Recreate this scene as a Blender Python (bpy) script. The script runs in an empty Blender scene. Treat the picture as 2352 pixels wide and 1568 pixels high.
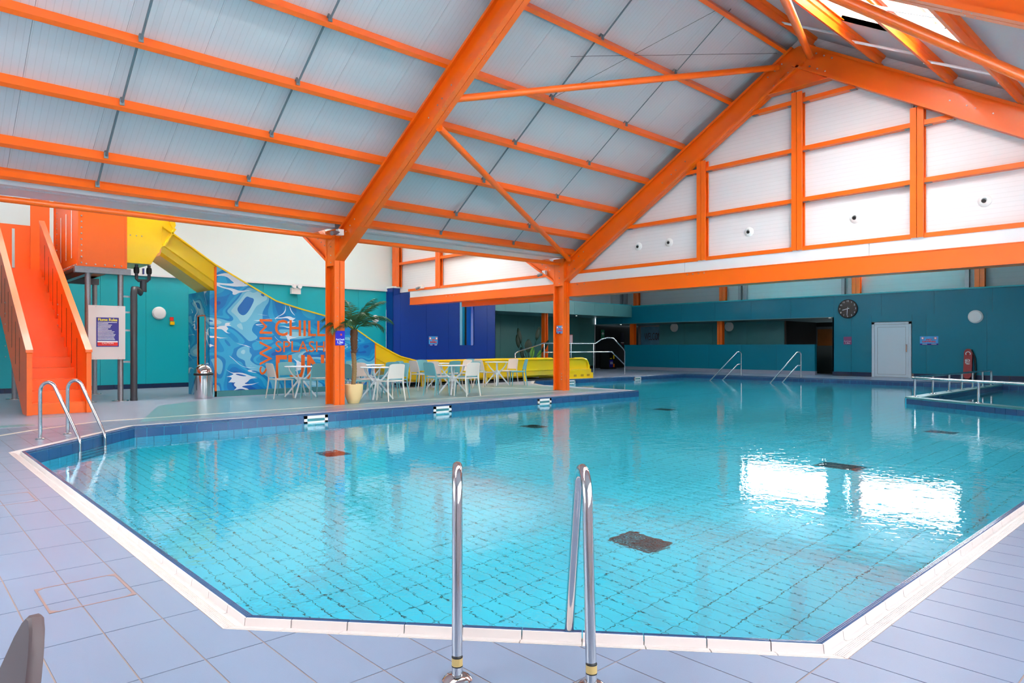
import bpy, bmesh, math, random
from mathutils import Vector, Matrix
from mathutils.geometry import tessellate_polygon

random.seed(7)
S = bpy.context.scene
COL = S.collection

# ------------------------------------------------------------------ camera
# X runs along the hall (right-back), Y across it (left-back), Z up, deck = 0
F_PX, HORIZON = 1571.0, 796.5
A_DIR = math.atan2(2875 - 1176, F_PX)
cd = bpy.data.cameras.new('camera')
cam = bpy.data.objects.new('camera', cd)
COL.objects.link(cam)
cam.location = (0, 0, 1.2)
cam.rotation_euler = (math.pi / 2, 0, A_DIR - math.pi / 2)
cd.sensor_width = 36.0
cd.lens = F_PX / 2352 * 36.0
cd.shift_y = (HORIZON - 784) / 2352
cd.clip_start, cd.clip_end = 0.05, 300
S.camera = cam

# ------------------------------------------------------------------ world, sun, daylight and added fill
W = bpy.data.worlds.new('sky')
S.world = W
W.use_nodes = True
bgn = W.node_tree.nodes['Background']
bgn.inputs[0].default_value = (0.80, 0.90, 1.0, 1)
bgn.inputs[1].default_value = 3.0

def area_light(name, loc, normal, sx, sy, power, color=(1, 1, 1), spread=180):
    l = bpy.data.lights.new(name, 'AREA')
    l.shape = 'RECTANGLE'
    l.size, l.size_y = sx, sy
    l.energy = power
    l.color = color
    l.spread = math.radians(spread)
    o = bpy.data.objects.new(name, l)
    COL.objects.link(o)
    o.location = loc
    z = -Vector(normal).normalized()
    x = Vector((1, 0, 0)) if abs(z.x) < 0.9 else Vector((0, 1, 0))
    y = z.cross(x).normalized()
    x = y.cross(z).normalized()
    o.rotation_euler = Matrix((x, y, z)).transposed().to_euler()
    return o

PITCH = 0.605                        # roof slope dz/dY
YR = 6.32                            # ridge line
TH = math.atan(PITCH)
def zroof(Y):                        # underside of the roof sheets
    d = abs(Y - YR)
    return 3.70 + PITCH * (12.525 - YR - d) + 0.23
SKY_ROWS = [(4.72, 3.86), (3.44, 2.74)]
SKY_X = [(-1.8, 1.8), (2.4, 6.2), (8.0, 11.9)]  # the unseen nearer bays are added to bring in light
DAY = (1.0, 0.985, 0.96)
for (ya, yb) in SKY_ROWS:            # daylight in the roof lights of the right-hand slope
    for (xa, xb) in SKY_X:
        ym = (ya + yb) / 2
        area_light('rooflight_and_fill', ((xa + xb) / 2, ym - 0.25 * math.sin(TH), zroof(ym) + 0.25 * math.cos(TH)),
                   (0, math.sin(TH), -math.cos(TH)), xb - xa, (ya - yb) / math.cos(TH), 80 * (xb - xa) * (ya - yb), DAY)
for xa, xb in ((0.2, 6.0), (7.8, 13.0)):   # daylight in the glazed right-hand wall
    area_light('window_and_fill', ((xa + xb) / 2, -0.95, 1.9), (0, 1, 0.0), xb - xa, 2.0, 22 * (xb - xa), DAY)
area_light('window_and_fill', (-3.3, 5.5, 2.2), (1, 0, 0), 6.0, 2.4, 120, DAY)  # unseen window behind the camera, added to light the near-facing sides
for xa, xb in ((1.0, 6.4), (8.0, 13.2), (15.5, 19.0)):         # added lights under the closed seating roof, to brighten the tables
    area_light('rooflight_and_fill', ((xa + xb) / 2, 16.3, 5.75), (0, -0.15, -1), xb - xa, 1.8, 75 * (xb - xa), DAY)
for xa, xb in ((0.0, 6.4), (7.6, 13.2)):                        # added lights that brighten the teal and pale walls, no rooflight there
    area_light('rooflight_and_fill', ((xa + xb) / 2, 19.8, 6.7), (0, 0, -1), xb - xa, 1.5, 22 * (xb - xa), DAY)
area_light('rooflight_and_fill', (20.0, 9.0, 5.8), (-0.1, 0, -1), 3.0, 7.0, 260, DAY)  # added light to brighten the far pool, no rooflight above it
for ya, yb in ((7.8, 12.1), (12.9, 17.2)):                      # high windows in the far end wall
    area_light('window_and_fill', (31.25, (ya + yb) / 2, 4.88), (-1, 0, -0.0), yb - ya, 1.25, 350, DAY)

sun = bpy.data.lights.new('sun', 'SUN')
sun.energy = 14.0
sun.angle = math.radians(0.6)
sun.color = (1.0, 0.96, 0.9)
SUN_DIR = Vector((-0.45, 0.30, -1.0)).normalized()
so = bpy.data.objects.new('sun', sun); COL.objects.link(so)
so.rotation_euler = SUN_DIR.to_track_quat('-Z', 'Y').to_euler()
so.location = (20, 0, 12)
sun.cycles.is_caustics_light = True

S.view_settings.view_transform = 'Standard'
S.view_settings.look = 'None'
S.view_settings.gamma = 1.0
S.view_settings.use_curve_mapping = False
S.view_settings.exposure = 0.0
cy = S.cycles
cy.max_bounces = 6
cy.diffuse_bounces = 3
cy.glossy_bounces = 3
cy.transmission_bounces = 4
cy.use_light_tree = False
cy.transparent_max_bounces = 8
cy.caustics_refractive = True
cy.caustics_reflective = False
cy.sample_clamp_indirect = 8.0
cy.use_denoising = True
cy.use_adaptive_sampling = True
cy.adaptive_threshold = 0.2
cy.adaptive_min_samples = 14

# ------------------------------------------------------------------ materials
def lin(r, g, b):
    f = lambda c: (c / 12.92 if c <= 0.04045 else ((c + 0.055) / 1.055) ** 2.4)
    return (f(r / 255), f(g / 255), f(b / 255), 1)

class NT:
    def __init__(self, name):
        self.m = bpy.data.materials.new(name)
        self.m.use_nodes = True
        self.t = self.m.node_tree
        self.b = self.t.nodes['Principled BSDF']
    def n(self, typ, **kw):
        nd = self.t.nodes.new(typ)
        for k, v in kw.items():
            if hasattr(nd, k): setattr(nd, k, v)
            else: nd.inputs[k].default_value = v
        return nd
    def l(self, a, b): self.t.links.new(a, b)

def mat(name, rgb, rough=0.5, metal=0.0, spec=0.5, vary=0.0, vscale=6.0, bump=0.0, bscale=80.0, coat=0.0):
    k = NT(name)
    c = lin(*rgb)
    b = k.b
    b.inputs['Base Color'].default_value = c
    b.inputs['Roughness'].default_value = rough
    b.inputs['Metallic'].default_value = metal
    b.inputs['Specular IOR Level'].default_value = spec
    b.inputs['Coat Weight'].default_value = coat
    if vary or bump:
        geo = k.n('ShaderNodeNewGeometry')
    if vary:
        nz = k.n('ShaderNodeTexNoise', Scale=vscale, Detail=3.0)
        k.l(geo.outputs['Position'], nz.inputs['Vector'])
        mx = k.n('ShaderNodeMix', data_type='RGBA')
        mx.inputs['A'].default_value = tuple(x * (1 - vary) for x in c[:3]) + (1,)
        mx.inputs['B'].default_value = tuple(min(1, x * (1 + vary)) for x in c[:3]) + (1,)
        k.l(nz.outputs['Fac'], mx.inputs['Factor'])
        k.l(mx.outputs['Result'], b.inputs['Base Color'])
    if bump:
        nb = k.n('ShaderNodeTexNoise', Scale=bscale, Detail=2.0)
        k.l(geo.outputs['Position'], nb.inputs['Vector'])
        bp = k.n('ShaderNodeBump', Strength=bump, Distance=0.01)
        k.l(nb.outputs['Fac'], bp.inputs['Height'])
        k.l(bp.outputs['Normal'], b.inputs['Normal'])
    return k.m

def ribbed(name, rgb, axis, pitch, dark=0.8, rough=0.45, width=0.10, vary=0.03):
    """sheet metal with fine ribs at a fixed pitch along one world axis"""
    k = NT(name)
    c = lin(*rgb)
    geo = k.n('ShaderNodeNewGeometry')
    sp = k.n('ShaderNodeSeparateXYZ')
    k.l(geo.outputs['Position'], sp.inputs[0])
    mu = k.n('ShaderNodeMath', operation='MULTIPLY'); mu.inputs[1].default_value = 1 / pitch
    k.l(sp.outputs[axis], mu.inputs[0])
    fr = k.n('ShaderNodeMath', operation='FRACT'); k.l(mu.outputs[0], fr.inputs[0])
    lt = k.n('ShaderNodeMath', operation='LESS_THAN'); lt.inputs[1].default_value = width
    k.l(fr.outputs[0], lt.inputs[0])
    mx = k.n('ShaderNodeMix', data_type='RGBA')
    mx.inputs['A'].default_value = c
    mx.inputs['B'].default_value = tuple(x * dark for x in c[:3]) + (1,)
    k.l(lt.outputs[0], mx.inputs['Factor'])
    k.l(mx.outputs['Result'], k.b.inputs['Base Color'])
    bp = k.n('ShaderNodeBump', Strength=0.35, Distance=0.004, invert=True)
    k.l(lt.outputs[0], bp.inputs['Height'])
    k.l(bp.outputs['Normal'], k.b.inputs['Normal'])
    k.b.inputs['Roughness'].default_value = rough
    return k.m

M = {}
M['orange'] = mat('orange_paint', (250, 106, 9), 0.34, vary=0.05, vscale=1.5, coat=0.15)
M['orange_fab'] = mat('orange_panel', (252, 106, 12), 0.4, vary=0.04, vscale=2.0)
M['galv'] = mat('galvanised_steel', (150, 152, 156), 0.45, 0.75, vary=0.18, vscale=25)
M['grey_rod'] = mat('grey_rod', (105, 122, 130), 0.5, 0.3, vary=0.1)
M['white_sheet'] = mat('white_trim', (226, 228, 232), 0.42, vary=0.02)
M['roof'] = ribbed('roof_lining', (198, 200, 205), 0, 0.0833, 0.86)
M['gable'] = ribbed('gable_lining', (232, 230, 233), 2, 0.0833, 0.9)
M['steel'] = mat('polished_steel', (205, 205, 208), 0.10, 1.0)
M['steel_worn'] = mat('worn_steel', (190, 186, 184), 0.2, 1.0, vary=0.15, vscale=40)
M['bolt'] = mat('bolt_zinc', (190, 180, 178), 0.35, 0.7)
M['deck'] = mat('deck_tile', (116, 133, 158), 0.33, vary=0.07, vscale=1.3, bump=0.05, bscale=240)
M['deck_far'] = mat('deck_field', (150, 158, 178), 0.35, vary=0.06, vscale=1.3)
M['grout'] = mat('deck_grout', (150, 132, 126), 0.85)
M['green_tile'] = mat('green_floor_tile', (112, 152, 160), 0.28, vary=0.07, vscale=3)
M['line'] = mat('cream_line_tile', (222, 210, 190), 0.5)
M['gutter'] = mat('gutter_tile', (214, 206, 204), 0.35, vary=0.03)
M['lip'] = mat('lip_tile', (52, 84, 124), 0.22, vary=0.05)
M['band'] = mat('band_tile', (44, 82, 128), 0.15, vary=0.08, vscale=3)
M['band_grout'] = mat('band_grout', (205, 205, 200), 0.7)
M['teal_shaded'] = mat('teal_panel_shaded', (0, 124, 148), 0.35, spec=0.3, vary=0.06, vscale=0.8, coat=0.1)  # same teal paint, with the far-end shade put into the colour
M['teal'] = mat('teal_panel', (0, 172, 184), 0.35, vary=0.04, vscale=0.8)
M['pale'] = mat('pale_wall', (224, 238, 238), 0.6)
M['blue'] = mat('blue_panel', (0, 50, 142), 0.3, vary=0.05, vscale=1.0, coat=0.1)
M['green_wall'] = mat('green_panel', (76, 136, 130), 0.4, vary=0.07, vscale=1.5)
M['fascia_green'] = mat('green_fascia', (96, 162, 162), 0.35)
M['dark'] = mat('dark_void', (14, 18, 20), 0.6)
M['skirt_dark'] = mat('dark_skirting_tile', (22, 44, 78), 0.25)
M['yellow'] = mat('yellow_slide', (255, 206, 0), 0.33, vary=0.04, vscale=2, coat=0.2)
M['black_pipe'] = mat('dark_pipe', (58, 62, 68), 0.4)
M['white'] = mat('white_plastic', (236, 236, 236), 0.4)
M['white_pc'] = mat('white_powder_coat', (226, 230, 234), 0.35)
M['chair_white'] = mat('chair_white_plastic', (228, 226, 218), 0.45)
M['chair_cream'] = mat('chair_cream_plastic', (208, 196, 188), 0.45)
M['chair_teal'] = mat('chair_teal_plastic', (104, 168, 178), 0.45)
M['chair_taupe'] = mat('chair_taupe_plastic', (98, 84, 86), 0.55)
M['beige'] = mat('rooflight_kerb', (232, 214, 200), 0.6)

# ------------------------------------------------------------------ mesh helpers
class MB:
    def __init__(self): self.v, self.f = [], []
    def add(self, vs, fs):
        o = len(self.v)
        self.v += [tuple(p) for p in vs]
        self.f += [tuple(i + o for i in q) for q in fs]
        return self
    def box(self, x0, x1, y0, y1, z0, z1):
        return self.add([(x0, y0, z0), (x1, y0, z0), (x1, y1, z0), (x0, y1, z0), (x0, y0, z1), (x1, y0, z1), (x1, y1, z1), (x0, y1, z1)],
                        [(0, 3, 2, 1), (4, 5, 6, 7), (0, 1, 5, 4), (1, 2, 6, 5), (2, 3, 7, 6), (3, 0, 4, 7)])
    def prism(self, loop, vec):
        n = len(loop)
        vec = Vector(vec)
        a = [Vector(p) for p in loop]
        b = [p + vec for p in a]
        nrm = Vector((0, 0, 0))
        for i in range(n): nrm += a[i].cross(a[(i + 1) % n])
        fs = [tuple(range(n - 1, -1, -1)), tuple(range(n, 2 * n))] + [(i, (i + 1) % n, n + (i + 1) % n, n + i) for i in range(n)]
        if nrm.dot(vec) < 0: fs = [tuple(reversed(q)) for q in fs]
        return self.add(a + b, fs)
    def tube(self, path, r, n=10, cap=True, closed=False):
        P = [Vector(p) for p in path]
        m = len(P)
        rr = r if isinstance(r, (list, tuple)) else [r] * m
        T = []
        for i in range(m):
            if closed: t = P[(i + 1) % m] - P[i - 1]
            else: t = P[min(i + 1, m - 1)] - P[max(i - 1, 0)]
            T.append(t.normalized())
        u = T[0].orthogonal().normalized()
        vs, fs = [], []
        for i in range(m):
            u = (u - T[i] * u.dot(T[i])).normalized()
            w = T[i].cross(u)
            for k in range(n):
                a = 2 * math.pi * k / n
                vs.append(P[i] + (u * math.cos(a) + w * math.sin(a)) * rr[i])
        for i in range(m if closed else m - 1):
            j = (i + 1) % m
            for k in range(n):
                k2 = (k + 1) % n
                fs.append((i * n + k, i * n + k2, j * n + k2, j * n + k))
        if cap and not closed:
            fs.append(tuple(reversed(range(n))))
            fs.append(tuple(range((m - 1) * n, m * n)))
        return self.add(vs, fs)
    def lathe(self, prof, n=24, c=(0, 0, 0), axis='z'):
        vs, fs = [], []
        m = len(prof)
        for (r, h) in prof:
            for k in range(n):
                a = 2 * math.pi * k / n
                x, y = r * math.cos(a), r * math.sin(a)
                p = {'z': (x, y, h), 'x': (h, x, y), 'y': (y, h, x)}[axis]
                vs.append((p[0] + c[0], p[1] + c[1], p[2] + c[2]))
        for i in range(m - 1):
            for k in range(n):
                k2 = (k + 1) % n
                fs.append((i * n + k, i * n + k2, (i + 1) * n + k2, (i + 1) * n + k))
        fs.append(tuple(reversed(range(n))))
        fs.append(tuple(range((m - 1) * n, m * n)))
        return self.add(vs, fs)
    def quad(self, a, b, c, d): return self.add([a, b, c, d], [(0, 1, 2, 3)])
    def mesh(self, name, m=None, smooth=False):
        me = bpy.data.meshes.new(name)
        me.from_pydata(self.v, [], self.f)
        if m is not None: me.materials.append(M[m] if isinstance(m, str) else m)
        if smooth:
            me.polygons.foreach_set('use_smooth', [True] * len(me.polygons))
            me.set_sharp_from_angle(angle=math.radians(38))
        me.update()
        return me
    def obj(self, name, m, parent=None, smooth=False): return link(name, self.mesh(name, m, smooth), parent)

def link(name, me, parent=None, mtx=None):
    o = bpy.data.objects.new(name, me)
    COL.objects.link(o)
    if parent is not None:
        o.parent = parent
        if mtx is None: o.matrix_parent_inverse = PINV(parent)
    if mtx is not None: o.matrix_basis = mtx
    return o

def PINV(p):
    m = p.matrix_basis.copy()
    q = p
    while q.parent is not None:
        m = q.parent.matrix_basis @ q.matrix_parent_inverse @ m
        q = q.parent
    return m.inverted()

def tag(o, label=None, cat=None, group=None, kind=None):
    if label: o['label'] = label
    if cat: o['category'] = cat
    if group: o['group'] = group
    if kind: o['kind'] = kind
    return o

def thing(name, label, cat, loc=(0, 0, 0), rz=0.0, group=None, kind=None):
    o = bpy.data.objects.new(name, None)
    COL.objects.link(o)
    o.empty_display_size = 0.1
    o.matrix_basis = Matrix.Translation(loc) @ Matrix.Rotation(rz, 4, 'Z')
    return tag(o, label, cat, group, kind)

def struct(o, label=None): return tag(o, label, None, None, 'structure')

def dup(root, loc, rz, label):
    r = root.copy(); COL.objects.link(r)
    r.matrix_basis = Matrix.Translation(loc) @ Matrix.Rotation(rz, 4, 'Z')
    r['label'] = label
    for ch in root.children:
        c = ch.copy(); COL.objects.link(c); c.parent = r
        for g in ch.children:
            d = g.copy(); COL.objects.link(d); d.parent = c
    return r

def local(o):       # part built in local coordinates of its parent
    o.matrix_parent_inverse = Matrix.Identity(4)
    return o

def chan(mb, p0, p1, w, depth, flange, side, lip=0.048, t=0.006, gap=0.0055):
    """cold-formed lipped channel from p0 to p1; w = web direction; side = which way its flanges point"""
    p0, p1, w = Vector(p0), Vector(p1), Vector(w).normalized()
    e = (p1 - p0).normalized()
    n = e.cross(w).normalized() * side
    h = depth / 2
    pr = [(0, -h), (flange, -h), (flange, -h + lip), (flange - t, -h + lip), (flange - t, -h + t), (t, -h + t),
          (t, h - t), (flange - t, h - t), (flange - t, h - lip), (flange, h - lip), (flange, h), (0, h)]
    mb.prism([p0 + n * (a + gap) + w * b for a, b in pr], p1 - p0)
    return mb

def dbl(parent, p0, p1, w, depth, flange, m='orange', name='channel'):
    for s in (-1, 1): chan(MB(), p0, p1, w, depth, flange, s).obj(name, m, parent)

BOLT = None
def bolt_mesh():
    global BOLT
    if BOLT is None:
        BOLT = MB().lathe([(0.012, 0), (0.012, 0.006), (0.008, 0.011)], 6).mesh('bolt', 'bolt')
    return BOLT
def bolt(parent, p, normal, s=1.0, name='bolt'):
    q = Vector(normal).to_track_quat('Z', 'Y').to_matrix().to_4x4()
    mt = Matrix.Translation(p) @ q @ Matrix.Scale(s, 4)
    o = bpy.data.objects.new(name, bolt_mesh()); COL.objects.link(o)
    o.parent = parent
    o.matrix_parent_inverse = PINV(parent)
    o.matrix_basis = mt
    return o

def text(parent, body, loc, xdir, updir, size, m, name='lettering', ext=0.002, align='CENTER', wscale=1.0, bold=0.0, fit=None):
    cu = bpy.data.curves.new(name, 'FONT')
    cu.body = body
    cu.size = size
    cu.extrude = ext
    cu.offset = bold
    cu.resolution_u = 3
    cu.align_x = align
    cu.align_y = 'CENTER'
    tmp = bpy.data.objects.new(name, cu)
    me = bpy.data.meshes.new_from_object(tmp)
    bpy.data.objects.remove(tmp); bpy.data.curves.remove(cu)
    me.name = name
    me.materials.clear(); me.materials.append(M[m])
    if fit:                                     # scale to a given width and height, centred
        xs_ = [w.co.x for w in me.vertices]; ys_ = [w.co.y for w in me.vertices]
        for w in me.vertices:
            w.co.x = (w.co.x - (min(xs_) + max(xs_)) / 2) * fit[0] / (max(xs_) - min(xs_))
            w.co.y = (w.co.y - (min(ys_) + max(ys_)) / 2) * fit[1] / (max(ys_) - min(ys_))
    x, u = Vector(xdir).normalized(), Vector(updir).normalized()
    z = x.cross(u)
    mt = Matrix((x * wscale, u, z)).transposed().to_4x4()
    mt.translation = Vector(loc)
    me.transform(mt)
    return link(name, me, parent)
# ------------------------------------------------------------------ pool outline (outer edge of the coping)
WATER = -0.16
POOL_A = [(1.076, 2.977), (2.735, 1.059), (26.5, 1.059), (26.5, 11.62), (2.757, 11.62), (1.076, 9.607)]   # main pool, counter-clockwise
POOL_B = [(15.2, 11.0), (26.5, 11.0), (26.5, 17.35), (17.0, 17.35), (15.8, 16.2), (15.2, 15.1)]           # lagoon behind the peninsula
OUTLINE = [(1.076, 2.977), (2.735, 1.059), (26.5, 1.059), (26.5, 17.35), (17.0, 17.35), (15.8, 16.2), (15.2, 15.1), (15.2, 11.62), (2.757, 11.62), (1.076, 9.607)]

def inset(poly, d):
    out = []
    n = len(poly)
    for i in range(n):
        p, a, b = Vector(poly[i]), Vector(poly[i - 1]), Vector(poly[(i + 1) % n])
        e1, e2 = (p - a).normalized(), (b - p).normalized()
        n1, n2 = Vector((-e1.y, e1.x)), Vector((-e2.y, e2.x))
        k = (n1 + n2) / (1 + n1.dot(n2))
        out.append(tuple(p + k * d))
    return out

def clip(poly, a, b, keep_left):
    """clip polygon by the line a->b, keep the left (inside of a CCW polygon) or the right side"""
    ax, ay = a; dx, dy = b[0] - a[0], b[1] - a[1]
    s = 1 if keep_left else -1
    side = lambda p: s * (dx * (p[1] - ay) - dy * (p[0] - ax))
    out = []
    for i in range(len(poly)):
        p, q = poly[i], poly[(i + 1) % len(poly)]
        sp, sq = side(p), side(q)
        if sp >= 0: out.append(p)
        if sp * sq < 0:
            t = sp / (sp - sq)
            out.append((p[0] + (q[0] - p[0]) * t, p[1] + (q[1] - p[1]) * t))
    return out
def parea(p): return 0.5 * sum(p[i - 1][0] * p[i][1] - p[i][0] * p[i - 1][1] for i in range(len(p)))
def minus(pieces, conv):
    res = []
    for rem in pieces:
        for i in range(len(conv)):
            a, b = conv[i], conv[(i + 1) % len(conv)]
            o = clip(rem, a, b, False)
            if len(o) > 2 and parea(o) > 2e-4: res.append(o)
            rem = clip(rem, a, b, True)
            if len(rem) < 3 or parea(rem) < 1e-6: rem = []; break
    return res

def holed(outer, hole, z):
    tris = tessellate_polygon([[Vector((x, y, 0)) for x, y in outer], [Vector((x, y, 0)) for x, y in hole]])
    pts = [(x, y, z) for x, y in outer + hole]
    return pts, [tuple(t) for t in tris]

# ------------------------------------------------------------------ deck
mb = MB()
outer = [(-3.6, -1.1), (34.5, -1.1), (34.5, 25.2), (-3.6, 25.2)]
vs, fs = holed(outer, OUTLINE, -0.0025)
mb.add(vs, fs)
floor_o = struct(mb.obj('floor', 'grout'), 'blue-grey tiled pool deck around the water')
for p in floor_o.data.polygons:
    if p.normal.z < 0: p.flip()

TX, TY = 0.2283, 0.5405
X0, Y0 = 0.0057, 0.565               # joints at X0 + i*TX, Y0 + j*TY
cells = []
for i in range(-16, 46):
    for j in range(-3, 23):
        x0, x1, y0, y1 = X0 + i * TX, X0 + (i + 1) * TX, Y0 + j * TY, Y0 + (j + 1) * TY
        if x1 > 10.5 or y1 > 12.5 or y0 < -1.0: continue
        g = 0.0032
        pcs = minus(minus([[(x0 + g, y0 + g), (x1 - g, y0 + g), (x1 - g, y1 - g), (x0 + g, y1 - g)]], inset(POOL_A, -0.004)), POOL_B)
        if not pcs: continue
        cx_, cy_ = (x0 + x1) / 2, (y0 + y1) / 2
        dd = cx_ * math.cos(A_DIR) + cy_ * math.sin(A_DIR)
        ll = cx_ * math.sin(A_DIR) - cy_ * math.cos(A_DIR)
        vis = dd > 1.9 and abs(ll) < 0.80 * dd
        cells.append((0 if vis else 1, dd, i, j, pcs))
cells.sort(key=lambda c: c[:2])
def slabs(mb, pcs, zt, zb):
    for p in pcs: mb.prism([(x, y, zb) for x, y in p], (0, 0, zt - zb))
rest = MB()
full_tile = None
for k, (vv, dd, i, j, pcs) in enumerate(cells):
    if k < 300 and vv == 0:
        mb = MB(); slabs(mb, pcs, 0.0, -0.012); mb.obj('tile', 'deck', floor_o)
    else: slabs(rest, pcs, 0.0, -0.012)
tag(rest.obj('tile_field', 'deck', floor_o), kind='stuff')
# the far deck, where the joints can no longer be told apart
far = MB()
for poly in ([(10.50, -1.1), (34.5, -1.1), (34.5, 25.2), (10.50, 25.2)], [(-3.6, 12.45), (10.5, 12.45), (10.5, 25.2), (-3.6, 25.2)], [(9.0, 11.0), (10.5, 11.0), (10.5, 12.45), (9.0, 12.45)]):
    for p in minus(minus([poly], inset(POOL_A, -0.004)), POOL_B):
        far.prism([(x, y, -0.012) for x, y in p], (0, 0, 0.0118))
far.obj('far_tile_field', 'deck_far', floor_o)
# green field of tiles under the tables, and its cream border line
gz = MB()
for p in minus([[(3.05, 12.05), (14.9, 12.05), (14.9, 16.0), (13.4, 16.45), (6.0, 16.45), (4.2, 15.2)]], POOL_B):
    gz.prism([(x, y, -0.004) for x, y in p], (0, 0, 0.0058))
gz.obj('green_tile_field', 'green_tile', floor_o)
ln = MB()
def strip(mb, pts, w, z0, z1):
    for a, b in zip(pts, pts[1:]):
        a, b = Vector(a), Vector(b)
        d = (b - a).normalized(); n = Vector((-d.y, d.x)) * w / 2
        mb.prism([(*(a - n), z0), (*(b - n), z0), (*(b + n), z0), (*(a + n), z0)], (0, 0, z1 - z0))
strip(ln, [(0.3, 10.6), (1.6, 11.9), (2.6, 12.62), (14.1, 12.78), (13.2, 15.9)], 0.05, -0.002, 0.0035)
ln.obj('border_line', 'line', floor_o)
gr = MB()
for (x0, x1, y0, y1) in ((1.3, 1.75, 12.6, 12.9), (4.05, 4.5, 12.25, 12.5), (3.6, 3.95, 12.35, 12.5), (2.0, 2.45, 13.9, 14.2)):
    gr.box(x0, x1, y0, y1, -0.003, 0.003)
gr.obj('green_inlay', 'green_tile', floor_o)

# ------------------------------------------------------------------ coping: gutter tiles, lip tiles and the dark band above the water
pool_o = struct(MB().box(1.3, 1.4, 6, 6.1, -1.9, -1.8).obj('pool_basin', 'band_grout'), 'tiled swimming pool basin with chamfered corners')
GP = [(0, 0), (0.072, -0.018), (0.094, -0.032), (0.105, -0.030), (0.109, 0.004), (0.1155, 0.004), (0.1155, -0.07), (0, -0.07)]      # gutter profile (offset inwards, z)
LP = [(0.1165, 0.003), (0.121, 0.0045), (0.150, 0.001), (0.157, -0.010), (0.157, -0.032), (0.1165, -0.032)]
EDGE_IN = 0.157
def mitred(prof, st, ks, ke, g, mb=None):
    """profile (offset, z) swept along x with mitred ends"""
    mb = mb or MB()
    n_ = len(prof)
    vs = [(g + o * ks, o, z) for o, z in prof] + [(st - g - o * ke, o, z) for o, z in prof]
    fs = [tuple(range(n_)), tuple(reversed(range(n_, 2 * n_)))] + [(i, n_ + i, n_ + (i + 1) % n_, (i + 1) % n_) for i in range(n_)]
    return mb.add(vs, fs)
gut_cache = {}
def edge_run(a, b, parent, band, pitch=0.2428, ks=0.0, ke=0.0):
    a, b = Vector(a), Vector(b)
    L = (b - a).length
    e = (b - a).normalized()
    n = Vector((-e.y, e.x))                                   # inwards (outline is counter-clockwise)
    k = max(1, round(L / pitch)); st = L / k
    for q in range(k):
        key = (round(st, 4), ks if q == 0 else 0, ke if q == k - 1 else 0)
        if key not in gut_cache:
            g = 0.0022
            s_, e_ = key[1], key[2]
            gm = mitred(GP, st, s_, e_, g)
            for r in range(6):                                # anti-slip ribs
                o0, zt = 0.010 + r * 0.010, 0.0005 - 0.0025 * r
                mitred([(o0, zt - 0.01), (o0, zt), (o0 + 0.005, zt - 0.0012), (o0 + 0.005, zt - 0.01)], st, s_, e_, g, gm)
            lm = mitred(LP, st, s_, e_, g)
            for r in range(3): mitred([(0.124 + r * 0.009, -0.01), (0.124 + r * 0.009, 0.0056 - r * 0.001), (0.128 + r * 0.009, 0.0051 - r * 0.001), (0.128 + r * 0.009, -0.01)], st, s_, e_, g, lm)
            bm = mitred([(0.145, -0.245), (0.145, -0.036), (0.157, -0.036), (0.157, -0.245)], st, s_, e_, g)
            gut_cache[key] = (gm.mesh('gutter_tile', 'gutter'), lm.mesh('lip_tile', 'lip'), bm.mesh('band_tile', 'band'))
        gm, lm, bm = gut_cache[key]
        p = a + e * (q * st)
        mt = Matrix(((e.x, n.x, 0, p.x), (e.y, n.y, 0, p.y), (0, 0, 1, 0), (0, 0, 0, 1)))
        link('gutter_tile', gm, parent, mt)
        link('lip_tile', lm, parent, mt)
        if band: link('band_tile', bm, parent, mt)
O = OUTLINE
def half_turn(i):
    p, a, b = Vector(O[i]), Vector(O[i - 1]), Vector(O[(i + 1) % len(O)])
    e1, e2 = (p - a).normalized(), (b - p).normalized()
    return math.tan(math.atan2(e1.x * e2.y - e1.y * e2.x, e1.dot(e2)) / 2)
for i in range(len(O)):
    j = (i + 1) % len(O)
    band = i in (2, 3, 4, 6, 7, 8)
    if i == 1: edge_run(O[1], (9.8, 1.059), pool_o, False, ks=half_turn(1))
    elif i == 2: edge_run((26.5, 1.6), O[3], pool_o, True, ke=half_turn(3))
    else: edge_run(O[i], O[j], pool_o, band, ks=half_turn(i), ke=half_turn(j))

# basin walls and floor
INN = inset(OUTLINE, 0.153)
DEEP = WATER - 1.2
def pooltile():
    k = NT('pool_wall_tile')
    k.b.inputs['Roughness'].default_value = 0.3
    geo = k.n('ShaderNodeNewGeometry')
    br = k.n('ShaderNodeTexBrick', offset=0.0, Scale=1.0)
    br.inputs['Color1'].default_value = lin(*POOLC); br.inputs['Color2'].default_value = lin(*POOLC2)
    br.inputs['Mortar'].default_value = lin(20, 110, 125)
    br.inputs['Mortar Size'].default_value = 0.004
    br.inputs['Brick Width'].default_value = 0.2428; br.inputs['Row Height'].default_value = 0.245
    sp = k.n('ShaderNodeSeparateXYZ'); k.l(geo.outputs['Position'], sp.inputs[0])
    ad = k.n('ShaderNodeMath', operation='ADD'); k.l(sp.outputs[0], ad.inputs[0]); k.l(sp.outputs[1], ad.inputs[1])
    cb = k.n('ShaderNodeCombineXYZ'); k.l(ad.outputs[0], cb.inputs[0]); k.l(sp.outputs[2], cb.inputs[1])
    k.l(cb.outputs[0], br.inputs['Vector'])
    k.l(br.outputs['Color'], k.b.inputs['Base Color'])
    return k.m
POOLC, POOLC2 = (58, 220, 250), (52, 214, 246)
M['pool_wall'] = pooltile()
M['pool_tile'] = mat('pool_floor_tile', (70, 224, 252), 0.35, vary=0.05, vscale=2.0)
M['pool_grout'] = mat('pool_floor_grout', (8, 96, 112), 0.8)
wl = MB()
n = len(INN)
for i in range(n):
    a, b = INN[i], INN[(i + 1) % n]
    wl.quad((*a, DEEP), (*b, DEEP), (*b, -0.035), (*a, -0.035))
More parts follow.
